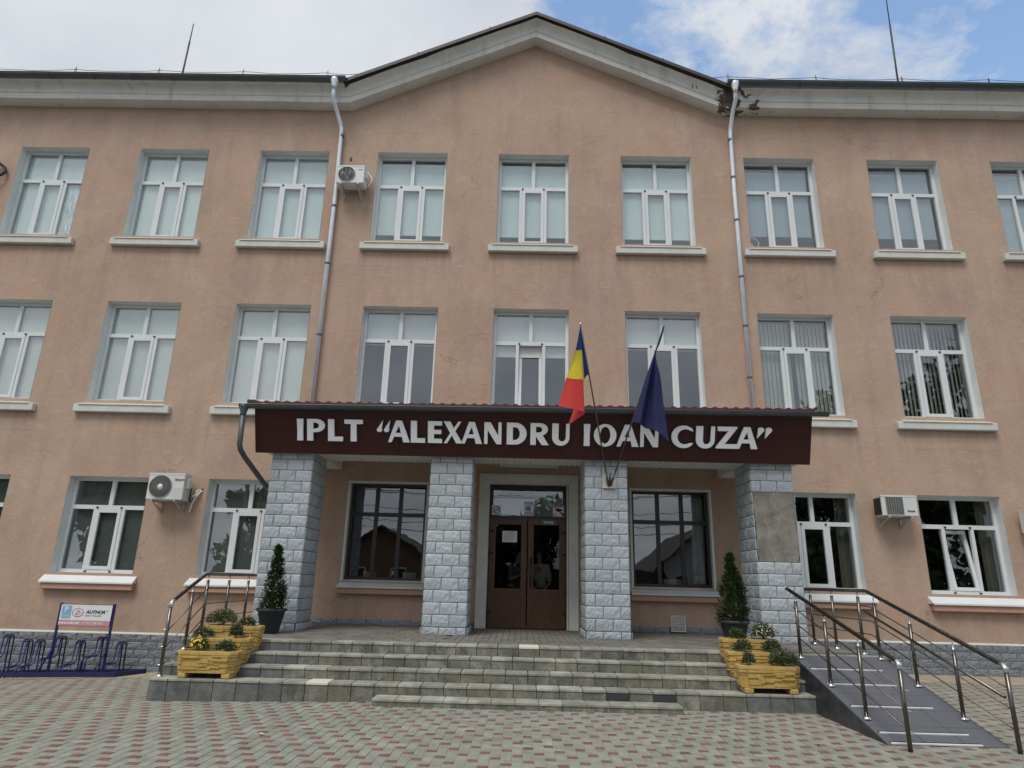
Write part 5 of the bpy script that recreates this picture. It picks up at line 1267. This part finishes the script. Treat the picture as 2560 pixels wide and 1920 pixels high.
def UNP(u, v, y):
    d = CF+CR*((u-1280)/1650)-CU*((v-960)/1650); return CAM+d*((y-CAM.y)/d.y)
V3 = lambda *a: Vector(a)
FLAG1_PX = None
F1 = [[(0.777, -3.5, 5.663), (0.824, -3.37, 5.504), (0.874, -3.24, 5.319), (0.922, -3.11, 5.151), (0.969, -2.98, 4.97)], [(0.694, -3.5, 5.213), (0.758, -3.42, 5.239), (0.816, -3.33, 5.261), (0.854, -3.16, 5.035), (0.883, -3.02, 4.862)], [(0.547, -3.47, 4.744), (0.689, -3.43, 4.733), (0.833, -3.36, 4.73), (0.797, -3.2, 4.451), (0.743, -3.1, 4.44)], [(0.421, -3.42, 4.273), (0.648, -3.42, 4.231), (0.85, -3.36, 4.189), (0.729, -3.24, 4.106), (0.597, -3.2, 4.021)]]
F2 = [[(2.156, -3.52, 5.664), (2.157, -3.54, 5.656), (2.162, -3.55, 5.646), (2.17, -3.54, 5.649), (2.179, -3.52, 5.655)], [(2.093, -3.4, 5.446), (2.096, -3.42, 5.438), (2.101, -3.43, 5.431), (2.112, -3.42, 5.431), (2.125, -3.4, 5.435)], [(2.029, -3.28, 5.228), (2.031, -3.31, 5.218), (2.037, -3.32, 5.215), (2.048, -3.31, 5.215), (2.063, -3.28, 5.221)], [(1.918, -3.11, 4.901), (1.961, -3.19, 4.886), (2.026, -3.12, 4.9), (2.073, -3.2, 4.872), (2.155, -3.14, 4.887)], [(1.807, -2.92, 4.493), (1.872, -3.06, 4.457), (1.977, -2.96, 4.476), (2.066, -3.1, 4.427), (2.22, -3.0, 4.442)], [(1.714, -2.8, 4.182), (1.806, -2.98, 4.122), (1.927, -2.86, 4.067), (2.083, -3.02, 3.982), (2.292, -2.94, 3.832)]]
f1 = thing('flag', 'blue, yellow and red tricolour flag hanging from a slanted pole', 'flag', P1a, 'flags on the porch pillar')
at0(sm(MB()).tube([P1a+(P1b-P1a)*0.02, P1b], 0.0135, 10), 'flag_pole', 'pole_steel', f1)
sph = sm(MB()); sph.lathe([(0.004,-0.02),(0.016,-0.008),(0.018,0.006),(0.012,0.02),(0.003,0.026)], tuple(P1b), 10); at0(sph, 'finial', 'chrome', f1)
flag_mesh([[Vector(p) for p in r] for r in F1], lambda u, v: 0 if v < 1/3 else 1 if v < 2/3 else 2, ['flag_blue', 'flag_yellow', 'flag_red'], 'cloth', f1, 0.010)
f2 = thing('flag', 'plain navy blue flag hanging from the right slanted pole', 'flag', P2a, 'flags on the porch pillar')
at0(sm(MB()).tube([P2a+(P2b-P2a)*0.02, P2b], 0.0135, 10), 'flag_pole', 'pole_steel', f2)
flag_mesh([[Vector(p) for p in r] for r in F2], lambda u, v: 0, ['flag_navy'], 'cloth', f2, 0.0)

# ------------------------------------------------------------------ air conditioners
def ac_unit(x0, x1, z0, z1, label, style, brand=None, brandcol='print_red'):
    yf, yb = -0.44, -0.14; w, h = x1-x0, z1-z0
    t = thing('air_conditioner', label, 'air conditioner', ((x0+x1)/2, -0.02, z0), 'outdoor units on the facade'); O = Vector(t.location)
    def o_(mb, nm, mat, par=None, fix=True):
        o = mb.obj(nm, mat, par or t, fix=fix)
        if par is None: o.location = -O
        return o
    c = MB(); c.bevbox(x0, x1, yf, yb, z0, z1, 0.010); c.box(x0-.004, x1+.004, yf-.006, yb+.004, z1-.03, z1+.004)
    cas = o_(c, 'casing', 'ac_white')
    fx = x0+w*(0.36 if style != 'grid' else 0.33); fz = z0+h*0.49; R_ = h*0.42
    d = MB(); 
    n = 30
    if style == 'grid':
        gx0, gx1, gz0, gz1 = x0+w*.12, x0+w*.60, z0+h*.08, z0+h*.93
        d.box(gx0, gx1, yf-.003, yf-.0005, gz0, gz1); o_(d, 'fan_opening', 'ac_dark')
        for i in range(19):
            z = gz0+.008+(gz1-gz0-.02)*i/18; o_(MB().box(gx0, gx1, yf-.013, yf-.005, z, z+.006), 'grille_wire', 'ac_wire')
        for i in range(8):
            x = gx0+.004+(gx1-gx0-.012)*i/7; o_(MB().box(x, x+.006, yf-.017, yf-.0135, gz0, gz1), 'grille_wire', 'ac_wire')
    else:
        disc_ring(d, fx, fz, 0.0, R_, yf-.003, n=n); o_(d, 'fan_opening', 'ac_dark', fix=False)
        g = sm(MB()); pts = [(fx+R_*1.02*math.cos(2*math.pi*i/30), yf-.012, fz+R_*1.02*math.sin(2*math.pi*i/30)) for i in range(31)]; g.tube(pts, 0.008, 6, cap=False)
        if style == 'swirl':
            for i in range(26):
                a = 2*math.pi*i/26; g.tube([(fx+r*R_*math.cos(a+0.55*(1-r)), yf-.014-0.012*(1-r), fz+r*R_*math.sin(a+0.55*(1-r))) for r in (0.2, 0.5, 0.75, 1.0)], 0.0032, 5)
            for r in (0.38, 0.55, 0.72, 0.87):
                g.tube([(fx+R_*r*math.cos(2*math.pi*i/24), yf-.016, fz+R_*r*math.sin(2*math.pi*i/24)) for i in range(25)], 0.002, 4, cap=False)
            o_(sm(MB()).lathe([(0.0,-.030),(0.05,-.027),(0.056,-.018),(0.056,-.012)], (fx, yf, fz), 16, ax='y', cap=False), 'fan_hub', 'sign_white')
        else:
            for i in (-0.55, -0.1, 0.35, 0.8): 
                hh = math.sqrt(max(0.01, 1-i*i)); g.tube([(fx+i*R_, yf-.014, fz-hh*R_), (fx+i*R_, yf-.014, fz+hh*R_)], 0.0035, 5)
            for r in (0.25, 0.5, 0.75): g.tube([(fx+R_*r*math.cos(2*math.pi*i/24), yf-.012, fz+R_*r*math.sin(2*math.pi*i/24)) for i in range(25)], 0.0016, 4, cap=False)
            b = MB(); [b.quad((fx, yf-.006, fz), (fx+R_*.85*math.cos(a), yf-.005, fz+R_*.85*math.sin(a)), (fx+R_*.85*math.cos(a+.7), yf-.009, fz+R_*.85*math.sin(a+.7))) for a in (0.3, 2.4, 4.5)]; o_(b, 'fan', 'gutter_grey', fix=False)
        o_(g, 'grille', 'ac_wire')
    # panel seams, side valve cover, louvres
    s_ = MB(); px0 = x0+w*.70; s_.box(px0-.006, px0, yf-.004, yf-.0005, z0+.03, z1-.05)
    if style == 'swirl':
        for i in range(6): s_.box(px0+.02, x1-.03, yf-.005, yf-.0005, z0+h*(.12+.065*i), z0+h*(.12+.065*i)+.007)
    o_(s_, 'panel_seams', 'reveal_paint')
    if style == 'panel': o_(MB().box(px0+.05, x1-.045, yf-.006, yf-.001, z1-.115, z1-.09), 'nameplate', 'print_grey')
    o_(MB().bevbox(x1, x1+.045, yf+.10, yb-.03, z0+h*.45, z0+h*.82, .008), 'valve_cover', 'ac_white')
    if x0 < 9: o_(MB().box(x0-.012, x0+.001, yf+.03, yb-.02, z0+.03, z1-.05), 'coil', 'ac_dark')
    if brand:
        link('lettering', text_mesh(brand, 0.072 if style == 'swirl' else 0.05, brandcol, 0.001, bold=0.0015, sx=1.1), t, Vector((px0+.025 if style == 'swirl' else x1-.21, yf-.008, z1-.145 if style == 'swirl' else z0+.085))-O)
    for xx in (x0+w*.17, x1-w*.20):
        b = MB(); b.box(xx-.018, xx+.018, yf-.015, -0.002, z0-.035, z0-.004); b.box(xx-.018, xx+.018, -.022, -.002, z0-.22, z0-.02)
        b.quad((xx-.012,yf+.02,z0-.034),(xx-.012,yf+.06,z0-.034),(xx-.012,-.02,z0-.17),(xx-.012,-.02,z0-.21)); b.quad((xx+.012,yf+.02,z0-.034),(xx+.012,yf+.06,z0-.034),(xx+.012,-.02,z0-.17),(xx+.012,-.02,z0-.21)); b.quad((xx-.012,yf+.02,z0-.034),(xx+.012,yf+.02,z0-.034),(xx+.012,-.02,z0-.21),(xx-.012,-.02,z0-.21))
        o_(b, 'wall_bracket', 'bracket_paint')
    return t, o_
t, o_ = ac_unit(-7.725, -6.99, 2.945, 3.475, 'air conditioner with a swirling fan grille beside the ground floor window', 'swirl', 'Saturn')
o_(sm(MB()).tube([(-6.945,-.2,3.22),(-6.94,-.22,3.05),(-6.955,-.2,2.98),(-6.93,-.15,2.95)], 0.016, 8), 'cable', 'hose_black'); o_(sm(MB()).tube([(-6.92,-.16,3.05),(-6.88,-.10,3.08),(-6.88,-.06,3.18),(-6.84,-.02,3.20),(-6.80,0.02,3.20)], 0.016, 8), 'pipe', 'hose_white')
o_(sm(MB()).tube([(-6.80,0.01,3.19),(-6.83,-.06,3.14),(-6.89,-.09,3.02),(-6.94,-.09,2.88),(-6.965,-.09,2.73)], 0.017, 8), 'drain_hose', 'hose_white')
o_(MB().bevbox(-6.845,-6.79,-.012,-.002,3.16,3.235,.003), 'wall_hole', 'hose_black')
t, o_ = ac_unit(-4.61, -3.97, 10.345, 10.805, 'small air conditioner beside the left downpipe on the top floor', 'panel')
o_(sm(MB()).tube([(-4.44,-.05,11.00),(-4.36,-.07,11.05),(-4.26,-.08,11.04),(-4.16,-.08,10.98)], 0.014, 8), 'pipe', 'hose_black'); o_(sm(MB()).tube([(-4.16,-.08,10.98),(-4.0,-.10,10.87),(-3.87,-.12,10.70),(-3.87,-.14,10.58),(-3.91,-.16,10.45),(-3.95,-.17,10.40)], 0.014, 8), 'drain_hose', 'hose_white'); o_(sm(MB()).tube([(-4.50,-.04,10.985),(-4.44,-.05,11.0)], 0.018, 8), 'pipe_end', 'hose_white')
o_(MB().bevbox(-4.48,-4.43,-.012,-.002,11.24,11.34,.003), 'wall_hole', 'hose_black')
t, o_ = ac_unit(7.04, 7.745, 2.96, 3.365, 'air conditioner with a square wire grille beside the right ground floor window', 'grid', 'Scoole', 'print_black')
o_(sm(MB()).tube([(7.60,-.30,2.94),(7.75,-.25,2.88),(7.95,-.12,2.84),(8.20,0.17,2.82)], 0.008, 6), 'drain_hose', 'hose_white')
t, o_ = ac_unit(-13.87, -13.13, 10.55, 11.05, 'air conditioner at the left picture edge, only its black hose in view', 'panel')
o_(sm(MB()).tube([(-13.10,-.16,11.02),(-12.98,-.10,10.97),(-12.83,-.07,10.86),(-12.78,-.07,10.75),(-12.83,-.12,10.62),(-12.98,-.18,10.54),(-13.12,-.2,10.54)], 0.034, 10), 'hose', 'hose_black')
t, o_ = ac_unit(9.935, 10.64, 2.70, 3.16, 'air conditioner cut off by the right picture edge', 'panel')
# small white desk fan standing in the top right window
fn = thing('desk_fan', 'white desk fan standing inside the top floor window', 'fan', (5.28, 0.27, 9.17))
FO = Vector(fn.location)
def fo_(mb, nm, mat): o = mb.obj(nm, mat, fn); o.location = -FO
fo_(sm(MB()).tube([(5.19+.17*math.cos(a), 0.27, 9.33+.15*math.sin(a)) for a in [6.283*i/18 for i in range(19)]], 0.012, 6, cap=False), 'guard', 'upvc'); fo_(sm(MB()).tube([(5.19,.29,9.33),(5.24,.29,9.19)], .018, 8), 'stem', 'upvc'); fo_(sm(MB()).lathe([(.09,0),(.085,.02),(.02,.03)], (5.24,.29,9.165), 14), 'base', 'upvc')

# ------------------------------------------------------------------ on the roof
for (x, zt, ztop, tip, lab) in ((-9.66, 13.6, 14.75, (-9.62, 1.0, 16.34), 'lightning rod leaning above the left eaves'), (9.775, 13.6, 16.60, (9.90, 1.0, 18.6), 'tall lightning rod above the right eaves')):
    t = thing('lightning_rod', lab, 'lightning rod', (x, 1.0, 13.9), 'lightning rods on the roof')
    z0 = 13.9; mid = Vector((x, 1, z0)).lerp(Vector(tip), 0.58 if x > 0 else .75)
    at0(sm(MB()).tube([(x, 1.0, z0), mid], 0.024, 8), 'lower_rod', 'brown_trim', t); at0(sm(MB()).tube([mid, tip], 0.014, 8), 'upper_rod', 'brown_trim', t)
def wire_line(xs_, zt, label):
    t = thing('lightning_wire', label, 'wire', (xs_[0], -0.35, 13.2), 'lightning conductor wires along the eaves')
    for x in xs_:
        mb = sm(MB()); mb.tube([(x-.055,-.35,13.22),(x,-.35,zt),(x+.055,-.35,13.22)], 0.011, 6); at0(mb, 'wire_support', 'brown_trim', t)
    pts = []
    for i in range(len(xs_)-1):
        for j in range(6):
            f = j/6; pts.append((xs_[i]+(xs_[i+1]-xs_[i])*f, -.35, zt-.07-0.05*math.sin(f*math.pi)+random.uniform(-.012,.012)))
    pts.append((xs_[-1], -.35, zt-.07)); at0(sm(MB()).tube(pts, 0.0065, 5), 'wire', 'brown_trim', t)
wire_line([-15.7, -13.6, -11.48, -9.38, -7.27, -5.16, -4.2], 13.60, 'thin roof wire on small supports over the left eaves'); wire_line([3.9, 4.74, 6.89, 8.99, 11.10, 13.2, 15.3], 13.65, 'thin roof wire on small supports over the right eaves')

# ------------------------------------------------------------------ two women in the lobby behind the door glass
def skinned(verts, edges, radii, name, mat, sub=2):
    me = bpy.data.meshes.new(name); me.from_pydata([tuple(v_) for v_ in verts], edges, []); o = bpy.data.objects.new('tmp', me); COL.objects.link(o)
    o.modifiers.new('skin', 'SKIN'); 
    for i, r in enumerate(radii): me.skin_vertices[0].data[i].radius = (r, r) if isinstance(r, float) else r
    me.skin_vertices[0].data[0].use_root = True
    ss = o.modifiers.new('sub', 'SUBSURF'); ss.levels = sub; ss.render_levels = sub
    m2 = bpy.data.meshes.new_from_object(o.evaluated_get(bpy.context.evaluated_depsgraph_get())); bpy.data.objects.remove(o)
    m2.name = name; m2.materials.clear(); m2.materials.append(MATS[mat]); m2.polygons.foreach_set('use_smooth', [True]*len(m2.polygons)); return m2
def person(label, loc, rotz, lean, head_turn, rh, lh, top, seed):
    """rh / lh: wrist targets in the person's own frame (faces -y)"""
    t = thing('person', label, 'person', loc); t.rotation_euler.z = rotz
    V, E_, R_ = [], [], []
    def add(p, r, par=None):
        V.append(Vector(p)); R_.append(r)
        if par is not None: E_.append((par, len(V)-1))
        return len(V)-1
    ly = -math.sin(lean); lz = math.cos(lean)
    def up(h): return (0, ly*h, 0.80+lz*h)
    pel = add((0, 0, 0.80), (0.135, 0.105)); wa = add(up(.17), (0.115, 0.09), pel); ch = add(up(.36), (0.135, 0.10), wa); nk = add(up(.50), 0.052, ch)
    c, s_ = math.cos(head_turn), math.sin(head_turn)
    hb = Vector(up(.50)); fw = Vector((s_, -c, 0))
    j = add(hb+Vector((0, 0, .075))+fw*0.035, 0.058, nk); sk = add(hb+Vector((0, 0, .155))+fw*.022, (0.078, 0.086), j); tp = add(hb+Vector((0, 0, .215))+fw*0.005, 0.052, sk)
    ns = add(hb+Vector((0, 0, .125))+fw*0.118, 0.012, sk)
    arms = []
    for sx, wr in ((1, rh), (-1, lh)):
        sh = Vector(up(.43))+Vector((sx*.165, 0, 0)); wr = Vector(wr); mid = (sh+wr)/2; dlt = 0.265; half = (wr-sh).length/2
        off = math.sqrt(max(0.0004, dlt*dlt-half*half)); el = mid+Vector((sx*.45, .35, -.8)).normalized()*off
        a = add(sh, 0.055, ch); b = add(el, 0.038, a); w_ = add(wr, 0.024, b); d = (wr-el).normalized(); pm = add(wr+d*.05, (0.034, 0.018), w_)
        sd = d.cross(Vector((0, 0, 1))); sd = (sd if sd.length > .1 else Vector((1, 0, 0))).normalized(); nr = sd.cross(d).normalized()
        for q, ln in ((-.026, .055), (-.009, .068), (.009, .064), (.025, .048)):
            f1_ = add(wr+d*.085+sd*q, 0.0095, pm); f2_ = add(wr+d*(.085+ln*.5)+sd*q*1.1-nr*.008, 0.0085, f1_); add(wr+d*(.085+ln)+sd*q*1.1-nr*.024, 0.007, f2_)
        t1 = add(wr+d*.045+sd*.042*sx, 0.0105, w_); add(wr+d*.080+sd*.058*sx, 0.0085, t1)
        arms.append((sh, el, wr))
    for sx in (-1, 1):
        hp = add((sx*.085, 0, .74), 0.085, pel); kn = add((sx*.09, -.02, .42), 0.055, hp); an = add((sx*.09, .015, .075), 0.036, kn); add((sx*.10, -.13, .028), 0.03, an)
    link('body', skinned(V, E_, R_, 'body', 'skin'), t)
    # clothes
    v2, e2, r2 = [Vector(up(-.06)), Vector(up(.17)), Vector(up(.36)), Vector(up(.455))], [(0,1),(1,2),(2,3)], [(0.165,.135), (.140,.115), (.155,.122), (.085,.075)]
    for (sh, el, wr) in arms:
        b = len(v2); v2 += [sh, sh.lerp(el, .95)]; e2 += [(2, b), (b, b+1)]; r2 += [0.068, 0.056]
    link('blouse', skinned(v2, e2, r2, 'blouse', top), t)
    v3 = [Vector((0,0,.80)), Vector((.085,0,.72)), Vector((.09,-.02,.42)), Vector((.09,.015,.10)), Vector((-.085,0,.72)), Vector((-.09,-.02,.42)), Vector((-.09,.015,.10))]
    link('trousers', skinned(v3, [(0,1),(1,2),(2,3),(0,4),(4,5),(5,6)], [(.15,.12),.10,.075,.06,.10,.075,.06], 'trousers', 'trousers'), t)
    hc = hb+Vector((0,0,.175))-fw*.012
    hv = [hc+Vector((0,0,.055)), hc-fw*.05+Vector((0,0,.0)), hc-fw*.05-Vector((0,0,.07)), hc+fw*.035+Vector((0,0,.058))]
    link('hair', skinned(hv, [(0,1),(1,2),(0,3)], [(.072,.078),(.078,.06),(.06,.04),(.048,.03)], 'hair', 'hair'), t)
    sdv = Vector((c, s_, 0)); fc = MB()
    for q in (-.028, .028): 
        p = hb+Vector((0,0,.158))+fw*.093+sdv*q; fc.lathe([(0.0,-.009),(.009,-.004),(.010,.004),(.0,.009)], tuple(p), 8, cap=False)
    fc.obj('eyes', 'print_black', t); p = hb+Vector((0,0,.092))+fw*.092; MB().box(p.x-.02, p.x+.02, p.y-.006, p.y+.006, p.z-.005, p.z+.005).obj('mouth', 'print_red', t)
    return t
person('person in a dark patterned blouse behind the left door pane, one arm stretched out', (-0.30, 0.62, 0.635), rad(48), rad(16), rad(8), (0.10, -0.42, 1.10), (-0.15, -0.36, 1.02), 'blouse_black', 1)
person('person in a pale patterned top behind the right door pane, head bowed', (0.30, 0.66, 0.635), rad(-12), rad(17), rad(-5), (0.16, -0.28, 0.78), (-0.12, -0.30, 0.80), 'blouse_cream', 2)

# ------------------------------------------------------------------ across the street, mirrored in the panes
def house(x0, x1, y0, y1, ze, za, wmat, label):
    t = thing('house', label, 'house', ((x0+x1)/2, y1, 0)); O = Vector(t.location); xm = (x0+x1)/2
    def o_(mb, nm, mat, par=None):
        o = mb.obj(nm, mat, par or t)
        if par is None: o.location = -O
        return o
    wl = MB(); wl.prism([(x0,-.1),(x1,-.1),(x1,ze),(xm,za),(x0,ze)], y0, y1); o_(wl, 'wall', wmat)
    for sx in (-1, 1):
        xe = x0-.45 if sx < 0 else x1+.45; k_ = (za-ze)/((x1-x0)/2); zz_ = ze-.45*k_
        r = MB(); q = [(xe,y0-.4,zz_),(xm,y0-.4,za+.02),(xm,y1+.5,za+.02),(xe,y1+.5,zz_)]; p = [(a,b,c+.16) for a,b,c in q]; r.quad(*q); r.quad(*p); [r.quad(q[i],q[(i+1)%4],p[(i+1)%4],p[i]) for i in range(4)]; o_(r, 'roof', 'roof_dark')
    for fx in (0.27, 0.68):
        a = x0+(x1-x0)*fx; w = MB(); ring(w, a-.45, a+.45, .95, 2.2, .07, y1-.01, y1+.03); wo = o_(w, 'window', 'upvc'); MB().box(a-.38, a+.38, y1+.005, y1+.012, 1.02, 2.13).obj('pane', 'ac_dark', wo).location = (0, 0, 0)
house(-12.4, -5.9, -40, -30.5, 2.75, 4.75, 'house_brick', 'small brick house with a steep gable across the street'); house(8.9, 14.6, -40, -30.5, 2.6, 5.1, 'house_white', 'white gabled house across the street')
fc = thing('plank_fence', 'dark plank fence across the street', 'fence', (1.5, -30.6, 0))
pm_ = MB().box(0.004, .245, -.012, .012, 0, 2.45).mesh('plank', 'fence_dark')
for i in range(58): link('plank', pm_, fc, (-5.75-1.5+i*.25, 0, 0.0))
def tree(x, y, h, r, label, seed, n=3200):
    r_ = random.Random(seed); t = thing('street_tree', label, 'tree', (x, y, 0), 'trees across the street')
    tr = sm(MB()); tr.tube([(0,0,-.1),(.05,0,h*.3),(0,.08,h*.62)], [.22,.16,.08], 8)
    cl = []
    for i in range(18):
        a = r_.uniform(0, 6.283); q = Vector((math.cos(a)*r*r_.uniform(.1,.72), math.sin(a)*r*r_.uniform(.1,.72), h*r_.uniform(.10,.92))); cl.append((q, r*r_.uniform(.28,.48)))
        tr.tube([(0.02,0.02,h*.3+q.z*.25), q*.6+Vector((0,0,q.z*.2)), q], [.08,.05,.02], 6)
    tr.obj('trunk', 'bark', t); mb = MB()
    for i in range(n):
        q, rr = cl[r_.randrange(len(cl))]; d = Vector((r_.gauss(0,1), r_.gauss(0,1), r_.gauss(0,1))).normalized(); p = q+d*rr*(r_.random()**.4); s_ = r_.uniform(.20,.40)
        a = Vector((r_.gauss(0,1), r_.gauss(0,1), r_.gauss(0,1))).normalized(); b = a.cross(d).normalized(); mb.quad(p-a*s_, p+b*s_*.6, p+a*s_, p-b*s_*.6)
    mb.obj('crown', 'tree_leaf', t, fix=False)
tree(19, -27, 14.5, 4.6, 'tallest broad tree across the street on the right', 1, 4200); tree(27.5, -25, 16, 5.2, 'broad tree at the far right end of the street', 2, 4200); tree(-24, -25, 9.5, 4.2, 'round tree across the street on the left', 3, 6500); tree(-32, -27, 10, 4.6, 'round tree at the far left end of the street', 4); tree(-17, -29, 6.8, 2.8, 'small tree beside the brick house', 5, 2200); tree(24.5, -22, 8, 3.8, 'low bushy tree in front of the tall ones', 6, 7000); tree(20, -23, 7.5, 3.0, 'narrow bushy tree between the other low ones', 9, 6000); tree(0.3, -28.5, 6.0, 3.3, 'dense bushy tree opposite the entrance door', 7, 6500); tree(15.8, -24, 7, 2.8, 'low bushy tree beside the white house', 8, 5500)
for x in (-16.0, 16.2):
    mb = sm(MB()); mb.tube([(x,-24,-.1),(x,-24,7.6)], [.14,.09], 10); mb.box(x-.7, x+.7, -24.05, -23.95, 6.9, 7.0); tag(mb.obj('utility_pole', 'pole_steel'), 'grey utility pole at the %s end of the overhead lines' % ('left' if x < 0 else 'right'), 'utility pole')
ow = thing('overhead_lines', 'sagging overhead lines along the street', 'cable', (0, -24, 5))
for i, (z, dy) in enumerate(((6.95, -.4), (6.95, .4), (6.2, 0), (5.6, .1), (5.3, -.1))):
    at0(sm(MB()).tube([(x, -24+dy*.5, z-(1-(x/16.1)**2)*(.7+.15*i)) for x in [-16.1+2.3*j_ for j_ in range(15)]], .018, 5), 'line', 'rubber_black', ow)
# small things dropped on the paving
for (x, y, nm, mt, lab, cat, s_) in ((-2.71, -6.50, 'paper_scrap', 'print_white', 'scrap of white paper lying on the paving', 'litter', .035), (-0.11, -6.50, 'fallen_leaf', 'bark', 'dark dry leaf on the paving in front of the low step', 'leaf', .03), (2.9, -6.3, 'fallen_leaf', 'bark', 'dark dry leaf on the paving towards the ramp', 'leaf', .026), (-3.9, -5.9, 'fallen_leaf', 'bark', 'dark dry leaf on the paving below the left planters', 'leaf', .028)):
    mb = MB(); a = x*7; c, d = math.cos(a)*s_, math.sin(a)*s_
    mb.quad((x-c, y-d, .006), (x+d*.5, y-c*.5, .016), (x, y, .020), (x-d*.5, y+c*.5, .012)); mb.quad((x, y, .020), (x+d*.5, y-c*.5, .016), (x+c, y+d, .006), (x-d*.5, y+c*.5, .012)); tag(mb.obj(nm, mt, fix=False), lab, cat)
